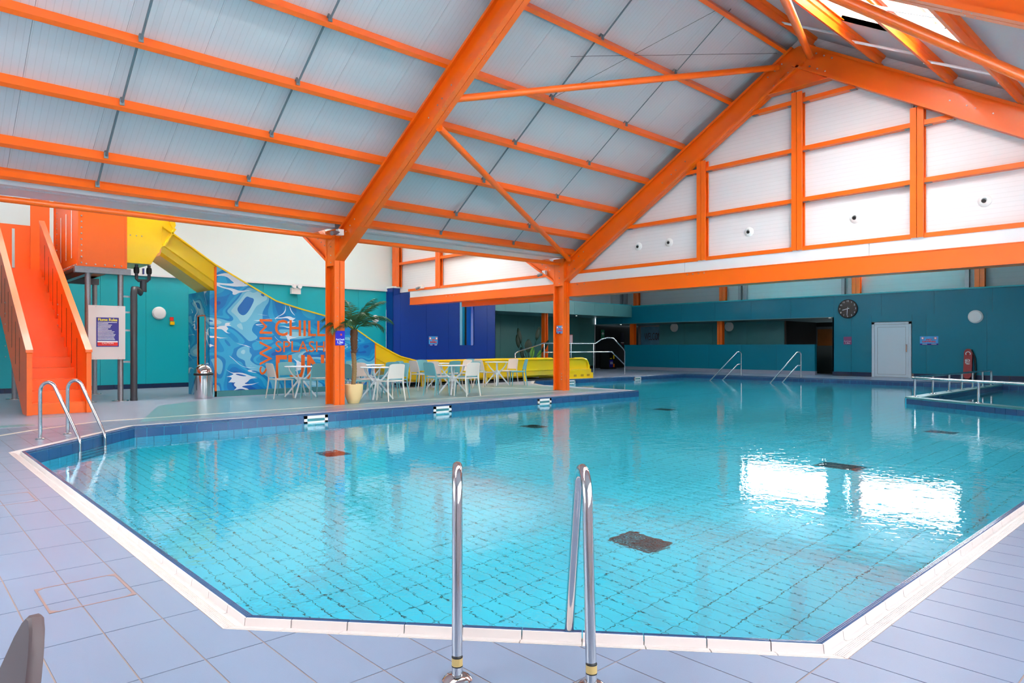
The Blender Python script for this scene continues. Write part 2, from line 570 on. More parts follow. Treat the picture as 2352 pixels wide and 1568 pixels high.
wl.obj('basin_wall', 'pool_wall', pool_o)
bk = MB()                                                     # back of the coping, down to the deck
for i in range(n):
    a, b, c, d = OUTLINE[i], OUTLINE[(i + 1) % n], INN[i], INN[(i + 1) % n]
    bk.quad((*a, -0.034), (*b, -0.034), (*d, -0.034), (*c, -0.034))
bk.obj('coping_bed', 'band_grout', pool_o)
fl = MB()
fl.add([(x, y, DEEP - 0.006) for x, y in INN], [tuple(t) for t in tessellate_polygon([[Vector((x, y, 0)) for x, y in INN]])])
fo = fl.obj('basin_floor', 'pool_grout', pool_o)
for p in fo.data.polygons:
    if p.normal.z < 0: p.flip()
PX, PY = 0.1225, 0.2775
GRATES = [(4.9, 3.65), (9.27, 3.69), (13.75, 3.70), (4.88, 9.14), (9.17, 9.29), (13.65, 9.45)]
tiles = []
inA, inB = inset(POOL_A, 0.158), inset(POOL_B, 0.158)
def inside(p, poly): return all((poly[(i + 1) % len(poly)][0] - poly[i][0]) * (p[1] - poly[i][1]) - (poly[(i + 1) % len(poly)][1] - poly[i][1]) * (p[0] - poly[i][0]) > 0 for i in range(len(poly)))
def cut(poly, conv):
    for i in range(len(conv)):
        poly = clip(poly, conv[i], conv[(i + 1) % len(conv)], True)
        if len(poly) < 3: return []
    return poly
inB2 = [(x, max(y, 11.474)) for x, y in inB]
for i in range(0, 212):
    for j in range(0, 62):
        x0, y0 = 1.374 - 0.1225 * 3 + i * PX, 1.177 + j * PY
        g = 0.0036
        q = [(x0 + g, y0 + g), (x0 + PX - g, y0 + g), (x0 + PX - g, y0 + PY - g), (x0 + g, y0 + PY - g)]
        c = (x0 + PX / 2, y0 + PY / 2)
        if any(abs(c[0] - gx) < 0.14 and abs(c[1] - gy) < 0.16 for gx, gy in GRATES): continue
        conv = inA if c[1] < 11.47 else inB2
        p = q if all(inside(v, conv) for v in q) else cut(q, conv)
        if len(p) < 3 or abs(parea(p)) < 1e-4: continue
        dd = c[0] * math.cos(A_DIR) + c[1] * math.sin(A_DIR); ll = c[0] * math.sin(A_DIR) - c[1] * math.cos(A_DIR)
        tiles.append((0 if abs(ll) < 0.74 * dd else 1, dd, p))
tiles.sort(key=lambda t: t[:2])
rest = MB()
for k, (vv, dd, p) in enumerate(tiles):
    if k < 300: MB().prism([(x, y, DEEP - 0.012) for x, y in p], (0, 0, 0.012)).obj('floor_tile', 'pool_tile', pool_o)
    else:
        m_ = len(p); o = len(rest.v)
        rest.v += [(x, y, DEEP) for x, y in p] + [(x, y, DEEP - 0.008) for x, y in p]
        rest.f.append(tuple(range(o, o + m_)))
        rest.f += [(o + a, o + m_ + a, o + m_ + (a + 1) % m_, o + (a + 1) % m_) for a in range(m_)]
ft = tag(rest.obj('floor_tile_field', 'pool_tile', pool_o), kind='stuff')
ft.cycles.is_caustics_receiver = True
fo.cycles.is_caustics_receiver = True
pool_o.data.clear_geometry()
pool_o.data.from_pydata([(x, y, DEEP - 0.05) for x, y in INN], [], [tuple(range(len(INN)))])

# ------------------------------------------------------------------ water
def water_mat():
    k = NT('pool_water')
    b = k.b
    b.inputs['Base Color'].default_value = (0.90, 0.985, 1.0, 1)
    b.inputs['Roughness'].default_value = 0.0
    b.inputs['Transmission Weight'].default_value = 1.0
    b.inputs['IOR'].default_value = 1.333
    geo = k.n('ShaderNodeNewGeometry')
    mp = k.n('ShaderNodeMapping'); mp.inputs['Rotation'].default_value = (0, 0, A_DIR); mp.inputs['Scale'].default_value = (1.0, 1.0, 1.0)
    k.l(geo.outputs['Position'], mp.inputs['Vector'])
    n1 = k.n('ShaderNodeTexNoise', Scale=4.5, Detail=2.0, Roughness=0.5, Distortion=0.4)
    n2 = k.n('ShaderNodeTexNoise', Scale=22.0, Detail=1.0)
    n3 = k.n('ShaderNodeTexNoise', Scale=0.22, Detail=1.0)         # calm and ruffled areas
    for nn in (n1, n2, n3): k.l(geo.outputs['Position'], nn.inputs['Vector'])
    m2 = k.n('ShaderNodeMath', operation='MULTIPLY'); m2.inputs[1].default_value = 0.32
    k.l(n2.outputs['Fac'], m2.inputs[0])
    ad = k.n('ShaderNodeMath', operation='ADD'); k.l(n1.outputs['Fac'], ad.inputs[0]); k.l(m2.outputs[0], ad.inputs[1])
    mr = k.n('ShaderNodeMapRange'); mr.inputs['From Min'].default_value = 0.3; mr.inputs['From Max'].default_value = 0.7
    mr.inputs['To Min'].default_value = 0.45; mr.inputs['To Max'].default_value = 1.2
    k.l(n3.outputs['Fac'], mr.inputs['Value'])
    mu = k.n('ShaderNodeMath', operation='MULTIPLY'); k.l(ad.outputs[0], mu.inputs[0]); k.l(mr.outputs[0], mu.inputs[1])
    bp = k.n('ShaderNodeBump', Strength=1.0, Distance=0.0032)
    k.l(mu.outputs[0], bp.inputs['Height'])
    k.l(bp.outputs['Normal'], b.inputs['Normal'])
    return k.m
M['water'] = water_mat()
WI = inset(OUTLINE, 0.158)
wt = MB()
wt.add([(x, y, WATER) for x, y in WI], [tuple(t) for t in tessellate_polygon([[Vector((x, y, 0)) for x, y in WI]])])
wo = wt.obj('pool_water', 'water')
for p in wo.data.polygons:
    if p.normal.z < 0: p.flip()
wo.cycles.is_caustics_caster = True
tag(wo, 'clear turquoise water filling the large indoor pool', 'water', None, 'stuff')

# floor grates under the water
gp = None
names = ['dark drain grate on the pool floor nearest the front ladder', 'dark drain grate on the pool floor below the two bright reflections',
         'dark drain grate on the pool floor beside the railed shallow pool', 'dark drain grate on the pool floor in front of the palm column',
         'dark drain grate on the pool floor near the middle of the far edge', 'dark drain grate on the pool floor farthest back by the peninsula']
M['grate'] = mat('dark_grate', (36, 52, 58), 0.5)
fr_me = bar_me = None
for (gx, gy), nm in zip(GRATES, names):
    t = thing('floor_grate', nm, 'drain grate', (gx, gy, DEEP), 0, 'drain grates on the pool floor')
    if fr_me is None:
        m1 = MB(); a, b = 0.18, 0.225
        m1.box(-a, a, -b, -b + 0.02, -0.01, 0.012); m1.box(-a, a, b - 0.02, b, -0.01, 0.012)
        m1.box(-a, -a + 0.02, -b, b, -0.01, 0.012); m1.box(a - 0.02, a, -b, b, -0.01, 0.012)
        m1.box(-a, a, -b, b, -0.012, -0.004)
        fr_me = m1.mesh('frame', 'grate')
        bar_me = MB().box(-0.006, 0.006, -0.205, 0.205, -0.006, 0.011).mesh('bar', 'grate')
    link('frame', fr_me, t, Matrix.Identity(4))
    for q in range(13): link('bar', bar_me, t, Matrix.Translation((-0.15 + q * 0.025, 0, 0)))
# ------------------------------------------------------------------ roof
def ztop(Y): return 3.70 + PITCH * (12.525 - YR - abs(Y - YR))        # top of the rafters
def zbot(Y): return 3.08 + PITCH * (12.653 - YR - abs(Y - YR))
RN = lambda s: Vector((0, s * math.sin(TH), math.cos(TH)))            # outward roof normal, s = +1 left slope
ceil_o = struct(MB().box(-3.7, 14.4, YR - 0.25, YR + 0.25, zroof(YR) + 0.02, zroof(YR) + 0.1).obj('ceiling', 'white_sheet'), 'white ribbed roof lining between orange purlins')
def sheet(x0, x1, ya, yb, name='roof_panel', parent=ceil_o, m='roof', th=0.08):
    s = 1 if (ya + yb) / 2 > YR else -1
    loop = [(x0, ya, zroof(ya)), (x1, ya, zroof(ya)), (x1, yb, zroof(yb)), (x0, yb, zroof(yb))]
    return MB().prism(loop, RN(s) * th).obj(name, m, parent)
xs = [-3.6 + i for i in range(18)] + [14.3]
for a, b in zip(xs, xs[1:]): sheet(a + 0.002, b - 0.002, 13.0, YR + 0.01)
rows = [YR - 0.01, 4.72, 3.86, 3.44, 2.74, -1.0]
cuts = sorted(set(xs + [v for p in SKY_X for v in p]))
for a, b in zip(cuts, cuts[1:]):
    xm = (a + b) / 2
    for ya, yb in zip(rows, rows[1:]):
        if (ya, yb) in SKY_ROWS and any(p <= xm <= q for p, q in SKY_X): continue
        sheet(a, b, ya, yb)
# roof lights: kerb and pane
def pane_mat():
    k = NT('rooflight_pane')
    t = k.t
    tr = k.n('ShaderNodeBsdfTransparent'); tr.inputs[0].default_value = (0.96, 0.98, 1, 1)
    gl = k.n('ShaderNodeBsdfGlossy'); gl.inputs['Roughness'].default_value = 0.05
    mx = k.n('ShaderNodeMixShader'); mx.inputs[0].default_value = 0.06
    k.l(tr.outputs[0], mx.inputs[1]); k.l(gl.outputs[0], mx.inputs[2])
    k.l(mx.outputs[0], t.nodes['Material Output'].inputs['Surface'])
    return k.m
M['pane'] = pane_mat()
def opal_mat():
    k = NT('opal_rooflight_pane')
    tr = k.n('ShaderNodeBsdfTranslucent'); tr.inputs[0].default_value = (0.6, 0.6, 0.6, 1)
    df = k.n('ShaderNodeBsdfDiffuse'); df.inputs[0].default_value = (0.8, 0.8, 0.8, 1)
    mx = k.n('ShaderNodeMixShader'); mx.inputs[0].default_value = 0.5
    k.l(tr.outputs[0], mx.inputs[1]); k.l(df.outputs[0], mx.inputs[2])
    k.l(mx.outputs[0], k.t.nodes['Material Output'].inputs['Surface'])
    return k.m
M['opal'] = opal_mat()
wn = 0
for ya, yb in SKY_ROWS:
    for xa, xb in SKY_X:
        wn += 1
        r = struct(thing('window_%d' % wn, 'bright white roof light in the right-hand roof slope', None, (xa, (ya + yb) / 2, zroof((ya + yb) / 2))))
        k = MB()
        nv = RN(-1)
        def kerb(p, q, wv):
            k.prism([p, q, Vector(q) + wv, Vector(p) + wv], nv * 0.3)
        A, B = Vector((xa, ya, zroof(ya))), Vector((xb, ya, zroof(ya)))
        D, Cc = Vector((xa, yb, zroof(yb))), Vector((xb, yb, zroof(yb)))
        up = (A - D).normalized() * 0.03
        kerb(A, B, up); kerb(D, Cc, -up); kerb(A, D, Vector((-0.03, 0, 0))); kerb(B, Cc, Vector((0.03, 0, 0)))
        k.obj('kerb', 'beige' if xa > 7 else 'white_sheet', r)
        MB().prism([A + nv * 0.28, B + nv * 0.28, Cc + nv * 0.28, D + nv * 0.28], nv * 0.01).obj('pane', 'opal', r)

# ------------------------------------------------------------------ portal frames
C1X, C2X = 6.985, 13.885
def column(x, label):
    t = thing('steel_column', label, 'column', (x, 13.0, 0))
    dbl(t, (x, 13.0, 0.0), (x, 13.0, 3.62), (0, 1, 0), 0.40, 0.108)
    MB().box(x - 0.10, x + 0.10, 12.82, 13.18, 3.62, 3.63).obj('cap_plate', 'orange', t)
    for z in (0.32, 0.40, 1.75, 1.83, 2.42, 2.52):
        for dx in (-0.055, 0.055): bolt(t, (x + dx, 12.80, z), (0, -1, 0), 0.7, 'bolt_hole')
    MB().box(x - 0.104, x - 0.096, 12.84, 13.16, 2.88, 3.62).obj('knee_plate', 'orange', t)
    for z in (2.95, 3.1, 3.28): bolt(t, (x - 0.104, 12.98, z), (-1, 0, 0), 1.2)
    for z in (0.30, 0.38, 0.46): bolt(t, (x - 0.009, 12.98, z), (-1, 0, 0), 1.2)
    return t
c1 = column(C1X, 'orange steel column beside the potted palm')
c2 = column(C2X, 'orange steel column at the tip of the tiled peninsula')
def rafter(x, side, label, y_end):
    t = thing('steel_rafter', label, 'rafter', (x, y_end, 0))
    w = Vector((0, side * math.sin(TH), math.cos(TH)))
    mid = lambda Y: (zbot(Y) + ztop(Y) + 0.0) / 2
    dep = (ztop(YR) - zbot(YR)) * math.cos(TH)
    dbl(t, (x, y_end, mid(y_end)), (x, YR, mid(YR)), w, dep, 0.102)
    # sleeve of the knee joint under the bottom flange
    s = side
    ya, yb = y_end - s * 0.13, y_end - s * 1.15
    zb = lambda Y: zbot(Y) - 0.002
    MB().prism([(x - 0.112, ya, zb(ya)), (x + 0.112, ya, zb(ya)), (x + 0.112, yb, zb(yb)), (x - 0.112, yb, zb(yb))], w * -0.008).obj('knee_sleeve', 'orange', t)
    MB().prism([(x - 0.113, ya, zb(ya) - 0.006), (x - 0.113, yb, zb(yb) - 0.006), (x - 0.113, yb, zb(yb) + 0.06), (x - 0.113, ya, zb(ya) + 0.06)], (0.006, 0, 0)).obj('knee_sleeve', 'orange', t)
    e = Vector((0, -s * math.cos(TH), math.sin(TH)))
    p = Vector((x - 0.009, y_end, mid(y_end)))
    for q in (0.42, 0.62, 0.82, 1.02): bolt(t, p + e * q + w * 0.10, (-1, 0, 0), 1.3)
    for q in (0.52, 0.92): bolt(t, p + e * q - w * 0.10, (-1, 0, 0), 1.3)
    for q in (3.9, 4.2, 4.35, 4.65): bolt(t, p + e * q, (-1, 0, 0), 1.2)
    for c in (2.2, 3.3, 4.3, 5.4):                                  # punched holes along the bottom flange
        for d in (0.0, 0.09):
            for sx in (-0.055, 0.055):
                bolt(t, Vector((x + sx, y_end, mid(y_end))) + e * (c + d) - w * (dep / 2 + 0.0005), -w, 0.55, 'bolt_hole')
    return t
YEND_L, YEND_R = 13.0, 2 * YR - 13.0
rn = rafter(C1X, 1, 'orange steel rafter rising from the palm column to the ridge', YEND_L)
rafter(C1X, -1, 'orange steel rafter crossing the top right corner overhead', YEND_R)
rg = rafter(C2X, 1, 'orange rafter on the left half of the gable wall', YEND_L)
rgr = rafter(C2X, -1, 'orange rafter on the right half of the gable wall', YEND_R)
for x, t in ((C1X, rn), (C2X, rg)):                                  # apex: round plate, gusset and bolts
    z0 = (zbot(YR) + ztop(YR)) / 2
    MB().lathe([(0.19, 0), (0.19, 0.012)], 28, (x - 0.022, YR, z0), 'x').obj('apex_disc', 'orange', t, True)
    g = MB().prism([(x - 0.01, YR, zbot(YR) + 0.01), (x - 0.01, YR + 0.62, zbot(YR + 0.62) + 0.01), (x - 0.01, YR - 0.62, zbot(YR - 0.62) + 0.01)], (0.02, 0, 0))
    g.obj('apex_gusset', 'orange', t)
    za = zbot(YR + 0.62)
    MB().box(x - 0.1, x + 0.1, YR - 0.64, YR + 0.64, za - 0.012, za + 0.004).obj('apex_flange', 'orange', t)
    for s in (-1, 1):
        e = Vector((0, s * math.cos(TH), -math.sin(TH))); w = Vector((0, s * math.sin(TH), math.cos(TH)))
        for d in (0.34, 0.52, 0.70):
            for h in (-0.13, 0.13): bolt(t, Vector((x - 0.012, YR, z0)) + e * d + w * h, (-1, 0, 0), 1.5)
def rafter_out(x, label):                                            # stub of the next span, rising away from the hall
    t = thing('steel_rafter', label, 'rafter', (x, 13.1, 0))
    w = Vector((0, -math.sin(TH), math.cos(TH)))
    p0 = Vector((x, 13.05, 3.13)); e = Vector((0, math.cos(TH), math.sin(TH)))
    dbl(t, p0, p0 + e * 5.0, w, 0.40, 0.10)
    for q in (0.45, 0.62, 0.80): bolt(t, p0 + e * q + Vector((-0.009, 0, 0)), (-1, 0, 0), 1.3)
rafter_out(C1X, 'orange rafter stub rising behind the gutter at the palm column')
rafter_out(C2X, 'orange rafter stub rising behind the gutter at the peninsula column')

# purlins, sag rods
PUR_Y = [12.50, 11.93, 10.99, 10.02, 8.99, 7.77]
nm = ['lowest orange purlin along the left eaves above the white gutter', 'second orange purlin up from the left eaves', 'third orange purlin up from the left eaves',
      'fourth orange purlin up from the left eaves', 'fifth orange purlin up from the left eaves', 'sixth orange purlin up from the left eaves, highest below the ridge']
def purlin(Y, side, label, x0=-3.5, x1=13.98, dep=0.215, grp=None):
    t = thing('roof_purlin', label, 'purlin', (x0, Y, ztop(Y)), 0, grp)
    w = Vector((0, side * math.sin(TH), math.cos(TH))); e = Vector((0, side * math.cos(TH), -math.sin(TH)))
    p = Vector((x0, Y, ztop(Y) + 0.006))
    # sigma profile: bottom flange, lower web, upper web set back, top flange
    pr = [(0.075, 0), (0, 0), (0, 0.118), (0.022, 0.140), (0.022, dep - 0.004), (0.075, dep - 0.004), (0.075, dep - 0.012), (0.030, dep - 0.012),
          (0.030, 0.137), (0.008, 0.115), (0.008, 0.008), (0.067, 0.008), (0.067, 0.035), (0.075, 0.035)]
    MB().prism([p + e * a + w * b for a, b in pr], (x1 - x0, 0, 0)).obj('section', 'orange', t)
    return t
for Y, l in zip(PUR_Y, nm): purlin(Y, 1, l, grp='purlins of the left roof slope')
rl = ['first orange purlin down from the ridge on the right slope', 'second orange purlin down from the ridge between two roof lights', 'third orange purlin down from the ridge on the right slope',
      'fourth orange purlin down from the ridge on the right slope']
for Y, l in zip([4.82, 3.64, 2.62, 1.65], rl):
    purlin(Y, -1, l, dep=0.215, grp='purlins of the right roof slope')
purlin(YR + 0.22, 1, 'orange ridge purlin on the left side of the ridge')
purlin(YR - 0.22, -1, 'orange ridge purlin on the right side of the ridge')
RODS = [(2.55, 'leftmost grey sag rod on the left roof slope'), (4.75, 'grey sag rod left of the palm column rafter'), (9.35, 'grey sag rod right of the palm column rafter'), (11.6, 'thin grey sag rod nearest the gable on the left slope')]
Ys = [12.50, 11.93, 10.99, 10.02, 8.99, 7.77, YR + 0.22]
for x, l in RODS:
    t = thing('sag_rod', l, 'rod', (x, 12.5, ztop(12.5)), 0, 'sag rods between the purlins')
    r = 0.017 if x < 11 else 0.010
    for a, b in zip(Ys, Ys[1:]):
        MB().tube([(x, a, ztop(a) + 0.06), (x, b + 0.02, ztop(b) + 0.15)], r, 6).obj('rod', 'grey_rod', t, True)
        MB().box(x - 0.03, x + 0.03, a - 0.02, a - 0.004, ztop(a) + 0.03, ztop(a) + 0.12).obj('rod_clip', 'grey_rod', t)
Ysr = [YR - 0.22, 4.82, 3.64, 2.62]
for x, l in ((9.9, 'grey sag rod below the far roof lights'), (12.6, 'pale sag rod on the right slope nearest the gable')):
    t = thing('sag_rod', l, 'rod', (x, 4.8, ztop(4.8)), 0, 'sag rods between the purlins')
    for a, b in zip(Ysr, Ysr[1:]):
        MB().tube([(x, a, ztop(a) + 0.06), (x, b, ztop(b) + 0.14)], 0.022, 8).obj('rod', 'white_sheet', t, True)
        MB().box(x - 0.02, x + 0.02, b + 0.002, b + 0.02, ztop(b) + 0.01, ztop(b) + 0.18).obj('rod_clip', 'galv', t)

# round tubes
def tube_thing(name, label, cat, path, r, m='orange', n=14, plates=True, grp=None):
    t = thing(name, label, cat, path[0], 0, grp)
    MB().tube(path, r, n).obj('tube', m, t, True)
    if plates:
        for p, q in ((path[0], path[1]), (path[-1], path[-2])):
            d = (Vector(q) - Vector(p)).normalized()
            u = d.orthogonal().normalized(); v = d.cross(u)
            MB().prism([Vector(p) + u * 0.07 + v * 0.02, Vector(p) + u * 0.07 - v * 0.02, Vector(p) - u * 0.07 - v * 0.02, Vector(p) - u * 0.07 + v * 0.02], d * 0.12).obj('end_plate', m, t)
    return t
tube_thing('brace_tube', 'orange tube brace from mid rafter up to the gable apex', 'brace', [(7.08, 9.09, 5.36), (13.75, 6.72, 7.03)], 0.062)
tube_thing('brace_tube', 'orange tube brace sloping down to the peninsula column', 'brace', [(7.08, 9.5, 4.97), (13.78, 12.62, 3.58)], 0.062)
tube_thing('brace_tube', 'orange upright-looking tube brace running from the apex overhead', 'brace', [(7.08, 2 * YR - 9.09, 5.36), (13.72, 6.02, 7.03)], 0.062)
tube_thing('brace_tube', 'orange tube brace under the right roof lights', 'brace', [(7.08, 2 * YR - 9.5, 4.97), (13.78, 2 * YR - 12.62, 3.58)], 0.062)
tube_thing('eaves_tube', 'long orange tube under the left eaves, left of the palm column', 'tube', [(-3.4, 12.98, 3.46), (C1X - 0.02, 12.98, 3.47)], 0.05, plates=False)
tube_thing('eaves_tube', 'orange tube under the eaves between the two columns', 'tube', [(C1X + 0.02, 12.98, 3.47), (C2X - 0.02, 12.98, 3.49)], 0.05, plates=False)

# white valley gutter
def gutter(x0, x1, label):
    t = thing('valley_gutter', label, 'gutter', (x0, 12.8, 3.66))
    MB().prism([(x0, 12.78, 3.66), (x0, 13.74, 3.66), (x0, 13.74, 3.67), (x0, 12.79, 3.67), (x0, 12.79, 3.86), (x0, 12.78, 3.86)], (x1 - x0, 0, 0)).obj('trough', 'white_sheet', t)
    MB().box(x0, x1, 12.765, 12.785, 3.83, 3.87).obj('top_trim', 'pale', t)
    MB().box(x0, x1, 12.775, 12.79, 3.652, 3.664).obj('bottom_trim', 'white_sheet', t)
gutter(-3.5, C1X - 0.12, 'white valley gutter over the stair side, left of the palm column')
gutter(C1X + 0.12, C2X - 0.12, 'white valley gutter between the two columns')

# ------------------------------------------------------------------ gable wall
gw = MB()
gx = 14.11
pts = [(gx, 13.2, 2.95), (gx, 13.2, zroof(13.2)), (gx, YR, zroof(YR)), (gx, -0.9, zroof(-0.9)), (gx, -0.9, 2.95)]
gw.prism(pts, (0.08, 0, 0))
gable_o = struct(gw.obj('wall_gable', 'gable'), 'white ribbed gable wall with orange girts')
bg = MB().prism([(gx, 21.75, 3.2), (gx, 21.75, 7.6), (gx, 13.2, 4.2), (gx, 13.2, 2.95), (gx, 20.4, 2.95), (gx, 20.4, 3.2)], (0.08, 0, 0))
struct(bg.obj('wall_gable_back', 'gable'), 'white ribbed wall above the blue wall behind the seating')
def beam(y0, y1, z0, z1, label, m='orange', x=13.98):
    t = thing('steel_beam', label, 'beam', (x, y0, z0))
    c = (z0 + z1) / 2
    chan(MB(), (x + 0.0, y0, c), (x + 0.0, y1, c), (0, 0, 1), z1 - z0, 0.11, 1 if y1 > y0 else -1, 0.035).obj('channel', m, t)
    chan(MB(), (x + 0.006, y0, c), (x + 0.006, y1, c), (0, 0, 1), z1 - z0, 0.11, -1 if y1 > y0 else 1, 0.035).obj('channel', m, t)
    return t
def ibeam(y0, y1, z0, z1, label, x, fl=0.12):
    t = thing('steel_beam', label, 'beam', (x, y0, z0))
    MB().box(x, x + 0.02, y0, y1, z0, z1).obj('web', 'orange', t)
    MB().box(x - 0.012, x + fl, y0, y1, z1 - 0.012, z1 + 0.004).obj('top_flange', 'orange', t)
    MB().box(x - 0.02, x + fl + 0.1, y0, y1, z0 - 0.012, z0).obj('bottom_flange', 'orange', t)
    return t
b1 = ibeam(-0.9, 12.80, 2.60, 2.945, 'large orange beam under the gable wall, right of the peninsula column', 13.93, 0.3)
for Y in (12.45, 12.2, 9.0, 8.85, 8.7, 8.55): bolt(b1, (13.93, Y, 2.9), (-1, 0, 0), 1.3)
b2 = ibeam(13.2, 20.45, 2.71, 2.955, 'orange beam running from the peninsula column to the blue wall', 13.93, 0.3)
for Y in (17.7, 17.9, 18.1, 18.3): bolt(b2, (13.93, Y, 2.9), (-1, 0, 0), 1.3)
ibeam(13.2, 18.0, 2.56, 2.74, 'dark orange beam behind the beam over the seating', 14.35, 0.1)
for (y0, y1), l in zip([(12.75, 9.1), (9.09, 5.0), (4.99, 0.6), (0.59, -0.9)], ['white fascia panel next to the peninsula column', 'white fascia panel below the tall gable posts', 'white fascia panel at the right of the gable', 'white fascia panel at the far right edge']):
    o = MB().box(13.97, 14.1, y1, y0, 2.95, 3.22).obj('fascia_panel', 'white_sheet')
    tag(o, l, 'fascia', 'white fascia panels over the beam')
tag(MB().box(13.97, 14.1, 13.25, 20.5, 2.96, 3.22).obj('fascia_panel', 'white_sheet'), 'white fascia panel over the beam behind the seating', 'fascia', 'white fascia panels over the beam')
posts = [(8.635, 'orange gable post left of centre'), (6.39, 'orange gable post under the apex'), (4.16, 'orange gable post right of centre'), (1.9, 'orange gable post at the right edge')]
for Y, l in posts:
    t = thing('gable_post', l, 'post', (14.0, Y, 3.2), 0, 'gable posts')
    zt = zbot(Y) - (0.02 if abs(Y - YR) > 0.5 else 0.40)
    for s in (-1, 1): chan(MB(), (14.0, Y, 3.20), (14.0, Y, zt), (1, 0, 0), 0.16, 0.105, s, 0.03).obj('channel', 'orange', t)
    MB().box(13.95, 14.02, Y + 0.06, Y + 0.1, zt, zt + 0.12).obj('cleat', 'galv', t)
ys = [12.6, 8.74, 8.53, 6.495, 6.285, 4.265, 4.055, 2.0, 1.8, -0.7]
lev = [(3.275, 'lowest'), (4.28, 'second'), (5.33, 'third'), (6.33, 'top')]
spans = ['left of the first gable post', 'between the first and second gable posts', 'between the second and third gable posts', 'right of the third gable post', 'at the far right edge']
for zt, lw in lev:
    for k in range(5):
        ya, yb = ys[2 * k], ys[2 * k + 1]
        lim = (zt - 3.08) / PITCH - 0.12                    # stay under the rafter
        ya = min(ya, 12.653 - max(0, lim)); yb = max(yb, 2 * YR - 12.653 + max(0, lim))
        if ya - yb < 0.25: continue
        t = thing('wall_girt', '%s orange girt of the gable wall, %s' % (lw, spans[k]), 'girt', (14.0, ya, zt), 0, 'gable girts')
        MB().prism([(13.955, ya, zt), (13.955, ya, zt - 0.085), (14.10, ya, zt - 0.085), (14.10, ya, zt - 0.078), (13.962, ya, zt - 0.078), (13.962, ya, zt - 0.007), (14.10, ya, zt - 0.007), (14.10, ya, zt)], (0, yb - ya, 0)).obj('section', 'orange', t)
        for yy, sg in ((ya, -1), (yb, 1)):
            MB().box(13.985, 14.05, min(yy, yy + sg * 0.12), max(yy, yy + sg * 0.12), zt - 0.10, zt - 0.086).obj('cleat', 'galv', t)
# girts and posts of the wall behind the seating
for (z, y0, y1, l) in ((3.275, 13.25, 20.6, 'lowest orange girt of the white wall behind the seating'), (4.28, 15.2, 21.3, 'upper orange girt of the white wall behind the seating')):
    t = thing('wall_girt', l, 'girt', (14.0, y0, z), 0, 'back wall girts')
    MB().prism([(13.955, y0, z), (13.955, y0, z - 0.085), (14.10, y0, z - 0.085), (14.10, y0, z - 0.078), (13.962, y0, z - 0.078), (13.962, y0, z - 0.007), (14.10, y0, z - 0.007), (14.10, y0, z)], (0, y1 - y0, 0)).obj('section', 'orange', t)
for Y, w, z0, l in ((21.38, 0.40, 3.40, 'broad orange post where the white wall meets the pale wall'), (18.8, 0.22, 3.2, 'slim orange post in the white wall behind the seating')):
    t = thing('wall_post', l, 'post', (14.0, Y, z0))
    for s in (-1, 1): chan(MB(), (14.0, Y, z0), (14.0, Y, 5.6), (1, 0, 0), 0.15, w / 2, s, 0.03).obj('channel', 'orange', t)
    MB().box(13.94, 13.96, Y + w / 2 + 0.01, Y + w / 2 + 0.05, z0 + 0.9, z0 + 1.05).obj('cleat', 'galv', t)
# round nozzles of the air supply
nz = MB().lathe([(0.105, 0), (0.105, -0.012), (0.085, -0.03), (0.06, -0.045), (0.045, -0.05), (0.042, -0.02), (0.03, -0.01)], 24, (0, 0, 0), 'x').mesh('bezel', 'white', True)
nh = MB().lathe([(0.036, -0.036), (0.036, -0.046)], 18, (0, 0.008, -0.01), 'x').mesh('nozzle_opening', 'dark')
for Y, l in ((10.54, 'round white air nozzle nearest the peninsula column'), (9.62, 'second round white air nozzle from the peninsula column'), (7.54, 'round white air nozzle between the first two gable posts'),
             (5.3, 'round white air nozzle between the second and third gable posts'), (3.15, 'round white air nozzle right of the third gable post')):
    t = thing('air_nozzle', l, 'air nozzle', (14.11, Y, 3.74), 0, 'air nozzles on the gable wall')
    link('bezel', nz, t, Matrix.Identity(4)); link('nozzle_opening', nh, t, Matrix.Identity(4))
# ------------------------------------------------------------------ walls
def panels_y(name, y, x_cuts, z0, z1, m, th=0.06, parent=None, face=-1):
    for a, b in zip(x_cuts, x_cuts[1:]):
        MB().box(a + 0.003, b - 0.003, min(y, y - face * th), max(y, y - face * th), z0, z1).obj(name, m, parent)
def panels_x(name, x, y_cuts, z0, z1, m, th=0.06, parent=None):
    for a, b in zip(y_cuts, y_cuts[1:]):
        MB().box(x, x + th, min(a, b) + 0.003, max(a, b) - 0.003, z0, z1).obj(name, m, parent)
def frange(a, b, s):
    n = max(1, round((b - a) / s)); return [a + (b - a) * i / n for i in range(n + 1)]

# right-hand glazed wall and the wall behind the camera (outside the frame)
wr = MB(); wr.box(-3.6, 14.1, -1.15, -1.05, 0, 0.9); wr.box(-3.6, 14.1, -1.15, -1.05, 2.9, 3.9)
for x in (-3.6, 6.0, 13.0): wr.box(x, x + (1.8 if x == 6.0 else 1.1 if x > 6 else 3.8), -1.15, -1.05, 0.9, 2.9)
struct(wr.obj('wall_right', 'white_sheet'), 'white wall with a long window on the right')
wn_ = MB(); wn_.box(-3.7, -3.6, -1.1, 25.2, 0, 1.0); wn_.box(-3.7, -3.6, -1.1, 25.2, 3.4, 8.5); wn_.box(-3.7, -3.6, -1.1, 2.4, 1.0, 3.4); wn_.box(-3.7, -3.6, 8.6, 25.2, 1.0, 3.4)
struct(wn_.obj('wall_near', 'white_sheet'), 'pale wall behind the near deck')

